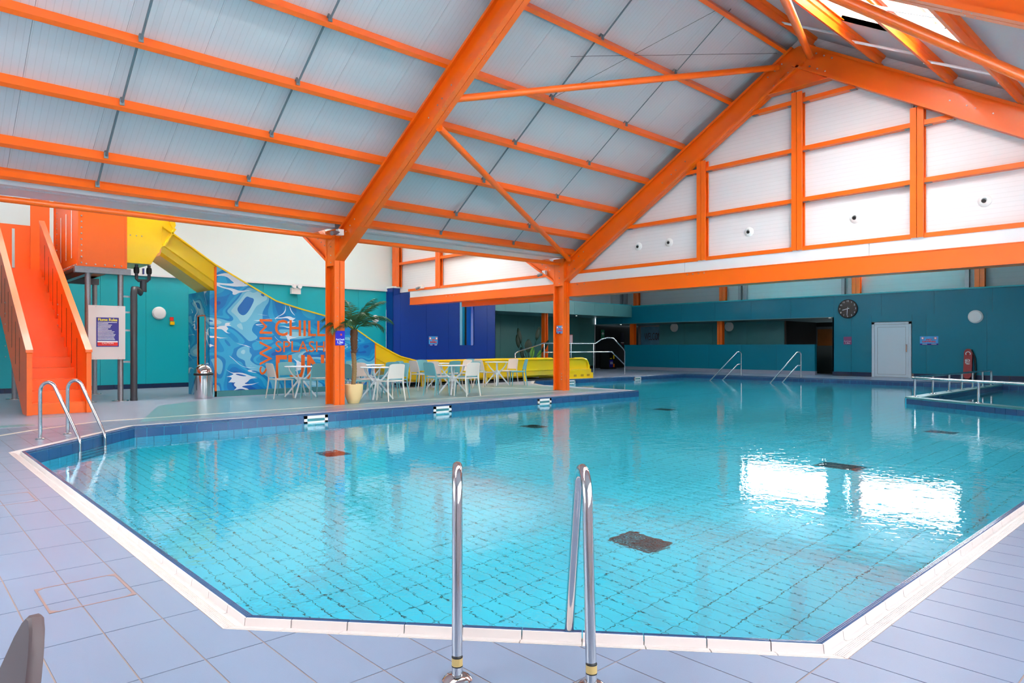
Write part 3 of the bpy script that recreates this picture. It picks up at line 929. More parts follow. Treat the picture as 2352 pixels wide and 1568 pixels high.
# long teal wall behind the stairs and slide, pale wall above it
wb = struct(MB().box(-3.6, 13.8, 21.86, 21.95, 0, 3.3).obj('wall_back', 'grout'), 'bright teal panelled wall behind the slide')
panels_y('wall_panel', 21.8, frange(-3.6, 13.8, 1.2), 0.13, 3.25, 'teal', parent=wb)
bs = struct(MB().box(-3.6, 13.8, 21.80, 21.86, 0, 0.02).obj('baseboard_back', 'grout'), 'dark blue skirting tiles below the teal wall')
for a, b in zip(frange(-3.6, 13.8, 0.5), frange(-3.6, 13.8, 0.5)[1:]): MB().box(a + 0.004, b - 0.004, 21.785, 21.83, 0, 0.125).obj('skirting_tile', 'skirt_dark', bs)
pw = struct(MB().box(-3.6, 14.1, 21.74, 21.9, 3.27, 7.0).obj('wall_back_upper', 'pale'), 'pale wall above the teal and blue panels')
struct(MB().box(-3.6, 14.1, 21.72, 21.745, 3.25, 3.31).obj('trim_1', 'white_sheet'), 'pale trim along the top of the teal wall')
# blue wall with tall window
ub = struct(MB().box(13.82, 18.8, 21.42, 21.8, 0, 3.36).obj('wall_blue', 'dark'), 'royal blue panelled wall with a tall narrow window')
ub.data.clear_geometry(); ub.data.from_pydata([(13.85, 21.46, 0), (15.9, 21.46, 0), (15.9, 21.46, 3.34), (13.85, 21.46, 3.34)], [], [(0, 1, 2, 3)])
WX0, WX1, WX2 = 16.92, 17.28, 17.66
panels_y('wall_panel', 21.35, [13.8, 14.12, 15.3, 16.35, WX0], 0.0, 3.36, 'blue', parent=ub)
panels_y('wall_panel', 21.35, [WX2, 18.35, 18.8], 0.0, 3.36, 'blue', parent=ub)
MB().box(WX0, WX2, 21.35, 21.41, 0, 1.27).obj('wall_panel', 'blue', ub)
MB().box(13.8, 13.82, 21.35, 21.8, 0, 3.36).obj('corner_panel', 'blue', ub)
MB().box(18.78, 18.8, 21.35, 25.0, 0, 3.36).obj('corner_panel', 'blue', ub)
w1 = struct(thing('window_20', 'tall narrow window with a pale pane in the blue wall', None, (17.1, 21.5, 1.27)))
MB().box(WX0, WX1 - 0.05, 21.58, 21.6, 1.27, 3.36).obj('pane', mat('pale_window_glass', (150, 212, 232), 0.25), w1)
MB().box(WX1 - 0.05, WX1, 21.5, 21.6, 1.27, 3.36).obj('frame', mat('cyan_frame', (0, 160, 196), 0.4), w1)
MB().box(WX1, WX1 + 0.04, 21.42, 21.6, 1.27, 3.36).obj('frame', 'dark', w1)
MB().box(WX1 + 0.04, WX2, 21.56, 21.6, 1.27, 3.36).obj('reveal', mat('bright_blue_panel', (0, 92, 190), 0.35), w1)
MB().box(WX0, WX2, 21.40, 21.6, 1.24, 1.27).obj('sill', 'blue', w1)
MB().box(13.78, 18.85, 21.3, 21.8, 3.36, 3.42).obj('ledge', 'pale', ub)

# green recess behind the slide end
gwall = struct(MB().box(18.8, 29.5, 25.03, 25.12, 0, 2.85).obj('wall_green', 'grout'), 'grey-green panelled wall of the recess behind the slide end')
panels_y('wall_panel', 25.0, frange(18.8, 29.4, 1.2), 0.16, 2.8, 'green_wall', parent=gwall)
MB().box(18.8, 29.4, 24.97, 25.05, 0, 0.16).obj('skirting', 'dark', gwall)
fg = struct(MB().box(18.8, 29.4, 22.45, 25.0, 2.79, 2.83).obj('ceiling_recess', 'fascia_green'), 'low green ceiling over the recess')
for a, b in zip(frange(18.8, 29.4, 1.5), frange(18.8, 29.4, 1.5)[1:]): MB().box(a + 0.003, b - 0.003, 22.40, 22.46, 2.78, 3.40).obj('fascia_panel', 'fascia_green', fg)
MB().box(18.8, 29.4, 22.38, 22.9, 3.40, 3.43).obj('ledge', 'teal', fg)

# far wall
FX = 29.4
fw = struct(MB().box(FX + 0.05, FX + 0.2, -1.1, 11.9, 0, 3.3).obj('wall_far', 'grout'), 'shade-toned teal panelled wall at the far end of the pool')
panels_x('wall_panel', FX, [-1.1, 0.8, 2.7, 4.6, 6.5, 8.45, 8.95], 0.17, 2.46, 'teal_shaded', parent=fw)
panels_x('wall_panel', FX, [10.42, 11.2, 11.96], 0.17, 2.46, 'teal_shaded', parent=fw)
panels_x('wall_panel', FX, [8.95, 10.42], 2.2, 2.46, 'teal_shaded', parent=fw)
panels_x('wall_panel', FX, frange(-1.1, 24.9, 1.9), 2.46, 3.33, 'teal_shaded', parent=fw)
MB().box(FX, FX + 0.1, 11.90, 11.96, 0, 2.46).obj('corner_panel', 'teal_shaded', fw)
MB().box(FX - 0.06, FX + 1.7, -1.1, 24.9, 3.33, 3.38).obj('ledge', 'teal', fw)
MB().box(FX, FX + 6.0, 11.96, 25.0, 2.44, 2.46).obj('soffit', mat('grey_soffit', (120, 150, 150), 0.6), fw)
bf = struct(MB().box(FX + 0.01, FX + 0.05, -1.1, 11.96, 0, 0.02).obj('baseboard_far', 'grout'), 'dark blue skirting tiles of the far wall')
for a, b in zip(frange(-1.1, 11.96, 0.75), frange(-1.1, 11.96, 0.75)[1:]):
    if 8.9 < (a + b) / 2 < 10.4: continue
    MB().box(FX - 0.015, FX + 0.02, a + 0.005, b - 0.005, 0, 0.165).obj('skirting_tile', 'skirt_dark', bf)
hw = struct(MB().box(FX + 0.02, FX + 0.22, 12.7, 22.9, 0, 0.16).obj('wall_half', 'deck_far'), 'low teal wall in front of the corridor')
panels_x('wall_panel', FX, frange(12.7, 22.9, 1.7), 0.16, 1.31, 'teal_shaded', 0.2, hw)
# corridor behind the low wall
cw = struct(MB().box(31.65, 31.75, 15.1, 22.2, 0, 2.46).obj('wall_corridor', 'grout'), 'grey-green corridor wall seen over the low wall')
panels_x('wall_panel', 31.6, [15.1, 17.0, 18.9, 20.6, 22.2], 0, 2.46, mat('corridor_panel', (70, 140, 145), 0.35, vary=0.08, vscale=2), 0.06, cw)
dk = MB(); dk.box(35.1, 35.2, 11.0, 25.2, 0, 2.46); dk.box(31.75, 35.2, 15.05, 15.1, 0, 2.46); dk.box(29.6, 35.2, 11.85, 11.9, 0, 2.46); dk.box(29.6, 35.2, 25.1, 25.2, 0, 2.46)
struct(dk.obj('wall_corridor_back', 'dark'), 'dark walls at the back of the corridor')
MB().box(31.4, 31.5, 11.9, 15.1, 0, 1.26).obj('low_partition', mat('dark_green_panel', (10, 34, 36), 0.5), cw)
dr = struct(thing('door_2', 'timber double door with grey frame in the dark corridor', None, (35.0, 14.9, 0)))
f2 = MB(); M['greyframe'] = mat('grey_door_frame', (96, 100, 106), 0.5)
for (ya, yb) in ((14.1, 14.18), (15.0, 15.2), (15.6, 15.75)): f2.box(35.0, 35.08, ya, yb, 0, 2.2)
f2.box(35.0, 35.08, 14.1, 15.75, 2.1, 2.22); f2.obj('frame', 'greyframe', dr)
M['timber'] = mat('timber_door', (150, 84, 22), 0.5, vary=0.15, vscale=8)
MB().box(35.04, 35.08, 14.18, 15.0, 0, 2.1).obj('leaf', 'timber', dr); MB().box(35.04, 35.08, 15.2, 15.6, 0, 2.1).obj('leaf', 'timber', dr)
# welcome glass door
M['welcome_pane'] = mat('welcome_glass', (96, 158, 190), 0.2, vary=0.25, vscale=3)
wd = struct(thing('door_3', 'glazed door with WELCOME lettering in a grey frame', None, (32.6, 23.4, 0)))
f3 = MB(); f3.box(32.5, 32.6, 24.15, 24.3, 0, 2.5); f3.box(32.5, 32.6, 22.2, 24.3, 2.36, 2.5); f3.obj('frame', mat('pale_door_frame', (150, 148, 146), 0.45), wd)
MB().box(32.55, 32.6, 22.2, 24.15, 0, 2.36).obj('pane', 'welcome_pane', wd)
M['letter_dark'] = mat('dark_lettering', (66, 60, 70), 0.5)
text(wd, 'WELCOME', (32.53, 23.25, 1.80), (0, -1, 0), (0, 0, 1), 0.5, 'letter_dark', fit=(1.25, 0.42))

# white door in the far wall
d1 = struct(thing('door_1', 'plain white door in the shade-toned teal far wall', None, (FX, 9.7, 0)))
fd = MB(); fd.box(FX - 0.03, FX + 0.05, 8.97, 9.05, 0, 2.18); fd.box(FX - 0.03, FX + 0.05, 10.3, 10.40, 0, 2.18); fd.box(FX - 0.03, FX + 0.05, 8.97, 10.40, 2.10, 2.18)
M['door_white'] = mat('white_door', (206, 220, 232), 0.4)
fd.obj('frame', 'door_white', d1)
lf = MB().box(FX - 0.012, FX + 0.03, 9.06, 10.29, 0.01, 2.09).obj('leaf', 'door_white', d1)
pl = MB()
for (ya, yb, za, zb) in ((9.16, 10.19, 0.11, 0.118), (9.16, 10.19, 1.98, 1.988), (9.16, 9.168, 0.11, 1.988), (10.182, 10.19, 0.11, 1.988)): pl.box(FX - 0.014, FX - 0.011, ya, yb, za, zb)
pl.obj('groove', 'greyframe', d1)
MB().box(FX - 0.05, FX - 0.012, 9.11, 9.15, 1.0, 1.30).obj('handle', 'steel_worn', d1)

# high white wall above, with the two bright windows, posts and roof
hi = MB(); hx = 31.1
hi.box(hx, hx + 0.1, -1.1, 25.2, 3.3, 4.27); hi.box(hx, hx + 0.1, -1.1, 25.2, 5.47, 6.0)
for ya, yb in ((-1.1, 7.8), (12.1, 12.9), (17.2, 25.2)): hi.box(hx, hx + 0.1, ya, yb, 4.27, 5.47)
M['far_sheet'] = ribbed('far_lining', (178, 184, 186), 2, 0.2, 0.93)
struct(hi.obj('wall_far_upper', 'far_sheet'), 'white ribbed wall above the far teal wall')
for k, (ya, yb) in enumerate(((7.8, 12.1), (12.9, 17.2))):
    r = struct(thing('window_%d' % (21 + k), 'high window in the far end wall', None, (hx, ya, 4.15)))
    fr = MB(); fr.box(hx + 0.03, hx + 0.1, ya, yb, 4.27, 4.32); fr.box(hx + 0.03, hx + 0.1, ya, yb, 5.42, 5.47); fr.box(hx + 0.03, hx + 0.1, ya, ya + 0.05, 4.27, 5.47); fr.box(hx + 0.03, hx + 0.1, yb - 0.05, yb, 4.27, 5.47)
    fr.obj('frame', 'white_sheet', r)
    MB().box(hx + 0.03, hx + 0.04, ya, yb, 4.27, 5.47).obj('pane', 'pane', r)
bigroof = MB()
SLOTS = []
def slot_at(pts):                    # made-up roof slot, shaped so its sunbeam lands on these pool-floor points
    k_ = (6.0 - DEEP)
    ext = WATER - DEEP               # the beam bends at the water
    hor = Vector((SUN_DIR.x, SUN_DIR.y)); si = hor.length / 1.333; bend = hor.normalized() * math.tan(math.asin(si)) * ext
    sl_ = hor / -SUN_DIR.z * (6.0 - WATER)
    SLOTS.append([(x - bend.x - sl_.x, y - bend.y - sl_.y) for x, y in pts])
def strip4(a, b, w):
    a, b = Vector(a), Vector(b); d = (b - a).normalized(); n_ = Vector((-d.y, d.x)) * w / 2
    sh = d * w * 0.8
    return [tuple(a - n_ - sh), tuple(b - n_ - sh), tuple(b + n_ + sh), tuple(a + n_ + sh)]
slot_at(strip4((13.2, 7.26), (15.75, 3.67), 0.40)); slot_at(strip4((16.2, 7.35), (17.5, 5.7), 0.40))
lo = [[Vector((x, y, 0)) for x, y in [(14.2, -1.2), (35.3, -1.2), (35.3, 25.3), (14.2, 25.3)]]] + [[Vector((x, y, 0)) for x, y in q] for q in SLOTS]
allp = [p for q in lo for p in q]
for zz in (6.0, 6.06): bigroof.add([(p.x, p.y, zz) for p in allp], [tuple(t) for t in tessellate_polygon(lo)])
for q in SLOTS:
    for i in range(4): bigroof.quad((*q[i], 6.0), (*q[(i + 1) % 4], 6.0), (*q[(i + 1) % 4], 6.06), (*q[i], 6.06))
bigroof.box(14.2, 31.1, -1.2, -1.1, 0, 6.0); bigroof.box(14.2, 31.1, 25.2, 25.3, 2.8, 6.0)
struct(bigroof.obj('ceiling_far', 'white_sheet'), 'flat white ceiling over the far end of the hall')
sr = MB().prism([(-3.7, 13.15, 3.95), (-3.7, 17.7, 6.75), (-3.7, 21.9, 6.75), (-3.7, 21.9, 6.85), (-3.7, 17.7, 6.85), (-3.7, 13.15, 4.05)], (17.8, 0, 0))
struct(sr.obj('ceiling_seating', 'white_sheet'), 'white roof lining over the seating side')
# orange posts and grey ducts in front of the high wall
for px_y, l in ((23.2, 'orange post above the far left corner bulkhead'), (17.9, 'orange post above the low wall'), (11.55, 'orange post above the clock'), (7.05, 'orange post above the far right wall')):
    t = thing('wall_post', l, 'post', (30.9, px_y, 3.38), 0, 'orange posts of the far wall')
    chan(MB(), (30.9, px_y, 3.38), (30.9, px_y, 6.0), (1, 0, 0), 0.2, 0.16, 1).obj('channel', 'orange', t)
    chan(MB(), (30.9, px_y, 3.38), (30.9, px_y, 6.0), (1, 0, 0), 0.2, 0.16, -1).obj('channel', 'orange', t)
for yy, l in ((24.4, 'grey duct pair at the far left above the bulkhead'), (17.1, 'grey duct pair beside the middle far post'), (12.2, 'grey duct pair left of the post above the clock'), (7.55, 'grey duct beside the right far post')):
    t = thing('air_duct', l, 'duct', (31.0, yy, 3.4), 0, 'grey ducts on the far wall')
    MB().box(30.95, 31.1, yy - 0.12, yy + 0.02, 3.38, 6.0).obj('duct', 'galv', t); MB().box(30.95, 31.1, yy - 0.42, yy - 0.28, 3.38, 6.0).obj('duct', 'galv', t)
tube_thing('brace_tube', 'thin orange diagonal brace on the far high wall', 'brace', [(30.9, 5.6, 4.7), (30.9, 4.0, 3.4)], 0.035, plates=False)
# posts standing in the corridor opening and in the recess
for (x, y, zt, w, l) in ((29.9, 22.7, 2.44, 0.13, 'orange post at the left of the corridor opening'), (29.9, 17.45, 2.44, 0.13, 'orange post in the middle of the corridor opening'), (23.1, 22.7, 2.8, 0.11, 'dark orange post in the recess behind the peninsula column')):
    t = thing('steel_post', l, 'post', (x, y, 0))
    for s in (-1, 1): chan(MB(), (x, y, 0), (x, y, zt), (1, 0, 0), 0.22, w, s).obj('channel', 'orange', t)
# ceiling downlights
M['lamp'] = NT('downlight').m
M['lamp'].node_tree.nodes['Principled BSDF'].inputs['Emission Color'].default_value = (1, 0.95, 0.9, 1)
M['lamp'].node_tree.nodes['Principled BSDF'].inputs['Emission Strength'].default_value = 6
for (x, y, z, l) in ((26.0, 23.3, 2.785, 'small downlight in the green recess ceiling'), (30.0, 23.6, 2.44, 'small downlight at the left of the corridor ceiling'), (29.6, 12.15, 2.44, 'small downlight at the right end of the corridor ceiling')):
    t = thing('downlight', l, 'light', (x, y, z))
    MB().lathe([(0.06, 0), (0.06, -0.008), (0.045, -0.01)], 16, (x, y, z)).obj('bezel', 'white', t)
    MB().lathe([(0.045, -0.009), (0.045, -0.012)], 16, (x, y, z)).obj('lamp', 'lamp', t)
# ------------------------------------------------------------------ flume tower: stairs, platform, slide
st = thing('stair', 'steep orange stair climbing to the slide platform', 'stairs', (2.37, 14.5, 0))
SX0, SX1, SY0, SY1 = 1.88, 2.86, 14.53, 19.46
NS = 15
for i in range(NS):
    y = SY0 + 0.02 + (SY1 - SY0) * i / NS; dy = (SY1 - SY0) / NS
    z = 3.0 * (i + 1) / NS
    m_ = MB(); m_.box(SX0 + 0.08, SX1 - 0.08, y, y + dy + 0.03, z - 0.02, z); m_.box(SX0 + 0.08, SX1 - 0.08, y, y + 0.015, z - 0.2, z - 0.02)
    m_.obj('step', 'orange_fab', st)
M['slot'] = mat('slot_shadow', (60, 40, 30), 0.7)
k = (4.17 - 1.13) / (SY1 - SY0)
for x0 in (SX0, SX1 - 0.08):
    x1 = x0 + 0.08
    sp = MB().prism([(x0, SY0 - 0.06, 0), (x0, SY0 + 0.4, 0), (x0, SY1, 2.72), (x0, SY1, 1.13 + k * (SY1 - SY0)), (x0, SY0, 1.13), (x0, SY0 - 0.06, 1.08)], (0.08, 0, 0)).obj('side_panel', 'orange_fab', st)
    for (a, s) in ((0.75, 0.95), (1.25, 0.95), (1.75, 0.95), (2.25, 0.95), (2.75, 0.95), (3.25, 0.95), (3.75, 0.95), (4.25, 0.95)):
        yy = SY0 + a; zz = 1.13 + k * a
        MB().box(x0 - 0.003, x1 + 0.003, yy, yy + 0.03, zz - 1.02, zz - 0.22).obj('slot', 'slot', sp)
    MB().prism([(x0 - 0.015, SY0 - 0.05, 1.10), (x1 + 0.015, SY0 - 0.05, 1.10), (x1 + 0.015, SY0 - 0.05, 1.15), (x0 - 0.015, SY0 - 0.05, 1.15)], (0, SY1 - SY0 + 0.05, k * (SY1 - SY0))).obj('handrail', 'orange', st)
    for q in range(6): bolt(sp, (x0 - 0.002, SY0 + 2.6 + q * 0.01, 1.0 + 0.22 * q), (-1, 0, 0), 1.4, 'rivet')

pf = thing('slide_platform', 'orange riveted platform box at the top of the stair', 'platform', (3.5, 18.5, 0))
MB().box(1.88, 4.01, 19.46, 20.75, 2.95, 3.0).obj('landing_floor', 'orange_fab', pf)
MB().box(3.12, 4.01, 16.97, 20.75, 2.95, 3.0).obj('platform_floor', 'orange_fab', pf)
def slotted(y, x0, x1, z0, z1, slots, w, parent):
    """panel in an XZ plane with open vertical slots"""
    m_ = MB(); xs_ = [x0]
    zs0, zs1 = z0 + 0.12, z1 - 0.1
    for s in slots: xs_ += [s - w / 2, s + w / 2]
    xs_.append(x1)
    for a, b in zip(xs_[::2], xs_[1::2]): m_.box(a, b, y, y + 0.03, z0, z1)
    for s in slots: m_.box(s - w / 2, s + w / 2, y, y + 0.03, z0, zs0); m_.box(s - w / 2, s + w / 2, y, y + 0.03, zs1, z1)
    return m_.obj('back_panel', 'orange_fab', parent)
slotted(20.7, 1.90, 2.80, 3.0, 4.22, [2.02, 2.42], 0.06, pf)
MB().box(2.76, 3.16, 20.66, 20.70, 3.0, 5.3).obj('tall_panel', 'orange_fab', pf)
fp = MB().box(3.12, 4.01, 16.94, 16.97, 2.93, 4.85).obj('front_panel', 'orange_fab', pf)
sp = MB().box(3.10, 3.12, 16.94, 19.5, 2.93, 4.85).obj('side_panel', 'orange_fab', pf)
MB().box(3.07, 3.13, 19.46, 19.56, 2.9, 4.85).obj('corner_post', 'orange_fab', pf)
MB().box(3.99, 4.03, 16.93, 18.3, 2.93, 4.9).obj('edge_strip', 'orange', pf)
for z in [3.0 + 0.125 * i for i in range(14)]:
    bolt(fp, (3.16, 16.94, z), (0, -1, 0), 1.5, 'rivet'); bolt(sp, (3.10, 19.3, z), (-1, 0, 0), 1.4, 'rivet')
for x in [3.25, 3.42, 3.6, 3.78, 3.92]: bolt(fp, (x, 16.94, 2.98), (0, -1, 0), 1.5, 'rivet')
for y in [17.1 + 0.15 * i for i in range(15)]: bolt(sp, (3.10, y, 2.97), (-1, 0, 0), 1.3, 'rivet')
for y in (17.6, 18.2, 18.8): MB().box(3.096, 3.124, y, y + 0.05, 3.15, 4.2).obj('slot', 'pale', sp)
sf = thing('platform_frame', 'galvanised steel frame and round posts under the slide platform', 'frame', (3.6, 17.1, 0))
MB().box(3.05, 4.12, 16.98, 17.14, 2.80, 2.93).obj('cross_beam', 'galv', sf)
MB().box(1.9, 4.1, 19.9, 20.05, 2.78, 2.93).obj('cross_beam', 'black_pipe', sf)
MB().box(3.3, 3.42, 17.1, 20.6, 2.80, 2.93).obj('side_beam', 'galv', sf)
for (x, y) in ((3.30, 17.06), (3.93, 17.06), (3.36, 20.0), (4.02, 20.0), (2.28, 19.3)):
    po = MB().lathe([(0.058, 0), (0.058, 2.8)], 16, (x, y, 0)).obj('round_post', 'galv', sf, True)
    MB().lathe([(0.17, 0), (0.17, 0.015), (0.06, 0.02)], 20, (x, y, 0)).obj('base_flange', 'steel_worn', po, True)
    for q in range(4): bolt(po, (x + 0.12 * math.cos(q * 1.57 + 0.78), y + 0.12 * math.sin(q * 1.57 + 0.78), 0.015), (0, 0, 1), 1.2)
# rules board
rb = thing('rules_board', 'white board with the blue Flume Rules notice under the platform', 'sign', (3.63, 16.93, 0.93))
M['board'] = mat('white_board', (222, 218, 216), 0.5); M['sign_blue'] = mat('sign_blue', (34, 16, 140), 0.4); M['sign_yellow'] = mat('sign_yellow', (250, 235, 60), 0.5)
M['sign_white'] = mat('sign_white', (240, 240, 245), 0.5); M['sign_red'] = mat('sign_red', (228, 36, 24), 0.5)
MB().box(3.28, 3.99, 16.91, 16.93, 0.93, 2.10).obj('board', 'board', rb)
nt = MB().box(3.43, 3.86, 16.902, 16.912, 1.205, 1.84).obj('notice', 'sign_blue', rb)
text(nt, 'Flume Rules', (3.645, 16.901, 1.79), (1, 0, 0), (0, 0, 1), 0.085, 'sign_yellow', wscale=0.9, bold=0.002)
tl = MB()
for i in range(14):
    if i in (2,): pass
    z = 1.735 - i * 0.029
    L = [0.37, 0.2, 0.27, 0.25, 0.24, 0.2, 0.27, 0.32, 0.30, 0.34, 0.33, 0.31, 0.32, 0.33][i]
    tl.box(3.455, 3.455 + L, 16.9, 16.903, z - 0.006, z + 0.006)
tl.obj('small_print', 'sign_white', nt)
MB().box(3.45, 3.84, 16.9, 16.903, 1.30, 1.33).obj('white_bar', 'sign_white', nt)
MB().box(3.45, 3.84, 16.9, 16.903, 1.225, 1.30).obj('red_bar', 'sign_red', nt)
text(nt, 'CAUTION', (3.645, 16.898, 1.277), (1, 0, 0), (0, 0, 1), 0.05, 'sign_white')
for x in (3.42, 3.85):
    for z in (0.96, 2.07): bolt(rb, (x, 16.91, z), (0, -1, 0), 0.6, 'screw')

# yellow slide
sl = thing('water_slide', 'yellow water slide running down from the platform to the pool', 'slide', (12, 17.5, 0))
PATH = [(4.75, 3.98), (5.35, 3.58), (5.91, 3.20), (6.65, 2.80), (7.43, 2.39), (8.1, 2.21), (8.8, 2.05), (9.44, 1.84), (9.77, 1.68), (10.33, 1.34), (10.92, 1.06), (11.22, 0.935), (11.76, 0.815), (12.4, 0.78), (14.2, 0.775), (16.2, 0.785), (18.2, 0.785), (19.3, 0.785)]
def yn(x): return 16.95 + 0.45 * min(1, max(0, (x - 10.5) / 8))
# section: (y offset from the near face, z from the rim), open trough
SEC = [(-0.07, 0.0), (-0.07, -0.035), (0.0, -0.05), (0.0, -0.42), (0.03, -0.45), (0.06, -0.60), (0.16, -0.67), (1.04, -0.67), (1.14, -0.60), (1.17, -0.45), (1.20, -0.42), (1.20, -0.05), (1.27, -0.035), (1.27, 0.0),
       (1.16, 0.0), (1.13, -0.40), (1.0, -0.60), (0.2, -0.60), (0.07, -0.40), (0.04, 0.0)]
def trough(pts, name, caps=True):
    m_ = MB(); n_ = len(SEC)
    for (x, z) in pts:
        for (a, b) in SEC: m_.v.append((x, yn(x) + a, z + b))
    for i in range(len(pts) - 1):
        for q in range(n_):
            q2 = (q + 1) % n_
            m_.f.append((i * n_ + q, (i + 1) * n_ + q, (i + 1) * n_ + q2, i * n_ + q2))
    m_.f.append(tuple(range(n_))); m_.f.append(tuple(reversed(range((len(pts) - 1) * n_, len(pts) * n_))))
    return m_.obj(name, 'yellow', sl)
def seg(x0, x1):
    zi = lambda x: next((a[1] + (b[1] - a[1]) * (x - a[0]) / (b[0] - a[0]) for a, b in zip(PATH, PATH[1:]) if a[0] <= x <= b[0]), PATH[-1][1])
    return [(x0, zi(x0))] + [p for p in PATH if x0 + 1e-4 < p[0] < x1 - 1e-4] + [(x1, zi(x1))]
for a, b in ((4.75, 8.0), (8.002, 12.1), (12.102, 14.75), (14.752, 16.62), (16.622, 19.3)): trough(seg(a, b), 'slide_section')
for x in (12.1, 14.75, 16.62):
    y0 = yn(x)
    fgo = MB().prism([(x - 0.09, y0 - 0.055, 0.0), (x - 0.09, y0 + 0.02, 0.0), (x - 0.09, y0 + 0.02, 0.72), (x - 0.09, y0 - 0.03, 0.72), (x - 0.09, y0 - 0.02, 0.36), (x - 0.09, y0 - 0.055, 0.08)], (0.09, 0, 0)).obj('joint_flange', 'yellow', sl)
    for z in (0.1, 0.2, 0.3, 0.4, 0.5, 0.6): bolt(fgo, (x - 0.045, y0 - 0.045 if z < 0.3 else y0 - 0.03, z), (0, -1, 0), 1.2, 'rivet')
und = MB().box(11.9, 18.0, 17.3, 18.4, 0.0, 0.06).obj('gap_shade', 'dark', sl)  # dark slab standing in for the shade in the gap under the slide
# start box between platform and chute
sb = MB().prism([(4.03, 16.96, 3.07), (4.52, 16.96, 3.07), (4.66, 16.96, 3.33), (4.98, 16.96, 3.90), (4.93, 16.96, 4.05), (4.80, 16.96, 4.9), (4.03, 16.96, 4.9)], (0, 0.04, 0)).obj('start_panel', 'yellow', sl)
ov = MB().prism([(4.03, 16.945, 3.07), (4.52, 16.945, 3.07), (4.76, 16.945, 3.52), (4.40, 16.945, 3.68), (4.03, 16.945, 3.70)], (0, 0.014, 0)).obj('start_overlap', 'yellow', sl)
for x in (4.1, 4.22, 4.33): bolt(ov, (x, 16.945, 3.69), (0, -1, 0), 1.2, 'rivet')
MB().prism([(4.03, 16.96, 3.07), (4.03, 18.2, 3.07), (4.52, 18.2, 3.07), (4.52, 16.96, 3.07)], (0, 0, 0.03)).obj('start_floor', 'yellow', sl)
MB().prism([(4.76, 16.88, 3.50), (4.80, 16.88, 3.50), (5.04, 16.88, 3.92), (5.0, 16.88, 3.94)], (0, 0.08, 0)).obj('start_flange', 'yellow', sl)
MB().prism([(4.80, 16.88, 4.9), (4.86, 16.88, 4.9), (5.03, 16.88, 4.0), (4.98, 16.88, 3.9), (4.90, 16.88, 4.05)], (0, 0.06, 0)).obj('start_rim', 'yellow', sl)
# slide end: rounded cheek, plinth and steps
ye = yn(19)
ch = [(19.3, 0.02), (19.3, 0.785), (19.75, 0.785), (19.95, 0.74), (20.05, 0.62), (20.08, 0.4), (20.08, 0.02)]
MB().prism([(x, ye, z) for x, z in ch], (0, 0.05, 0)).obj('end_cheek', 'yellow', sl)
rim = [(19.28, 0.785), (19.75, 0.785), (19.95, 0.74), (20.06, 0.62), (20.09, 0.4)]
MB().tube([(x, ye - 0.02, z - 0.025) for x, z in rim], 0.04, 8).obj('end_rim', 'yellow', sl, True)
pb = MB(); pb.box(18.6, 20.32, ye - 0.06, ye + 1.2, 0.0, 0.22); pb.box(19.0, 20.2, ye - 0.06, ye + 1.2, 0.22, 0.36); pb.box(20.05, 20.16, ye - 0.03, ye + 1.2, 0.36, 0.52)
pbo = pb.obj('end_plinth', 'yellow', sl)
for x in (19.2, 19.6, 19.95): MB().box(x, x + 0.16, ye - 0.064, ye - 0.05, 0.08, 0.16).obj('recess', mat('deep_yellow', (190, 140, 0), 0.5), pbo)
for x in [18.75 + 0.12 * i for i in range(10)]: bolt(pbo, (x, ye - 0.06, 0.34), (0, -1, 0), 0.9, 'rivet')
# black drain under the start box
dp = thing('drain_pipe', 'black drain pipe with valves under the start of the slide', 'pipe', (4.18, 16.95, 0))
MB().tube([(4.17, 16.95, 0.0), (4.17, 16.95, 2.40), (4.19, 17.0, 2.50), (4.26, 17.05, 2.50), (4.36, 17.1, 2.42), (4.40, 17.1, 2.46), (4.40, 17.1, 2.70)], 0.07, 12).obj('main_pipe', 'black_pipe', dp, True)
MB().tube([(4.26, 17.1, 3.06), (4.26, 17.1, 2.74), (4.30, 17.1, 2.70), (4.48, 17.1, 2.70), (4.52, 17.1, 2.74), (4.52, 17.1, 3.06)], 0.035, 10).obj('branch_pipe', 'black_pipe', dp, True)
for x in (4.26, 4.52):
    MB().lathe([(0.05, 2.86), (0.06, 2.9), (0.06, 2.96), (0.05, 3.0)], 12, (x, 17.1, 0)).obj('valve', 'dark', dp, True)
MB().box(4.38, 4.41, 17.05, 17.12, 2.85, 2.98).obj('valve_handle', 'blue', dp)
MB().lathe([(0.076, 0.0), (0.076, 0.06)], 14, (4.17, 16.95, 0)).obj('foot', 'black_pipe', dp, True)
for z in (1.55, 1.95, 0.85, 2.3): MB().box(3.97, 4.12, 16.99, 17.03, z, z + 0.04).obj('pipe_bracket', 'galv', dp)

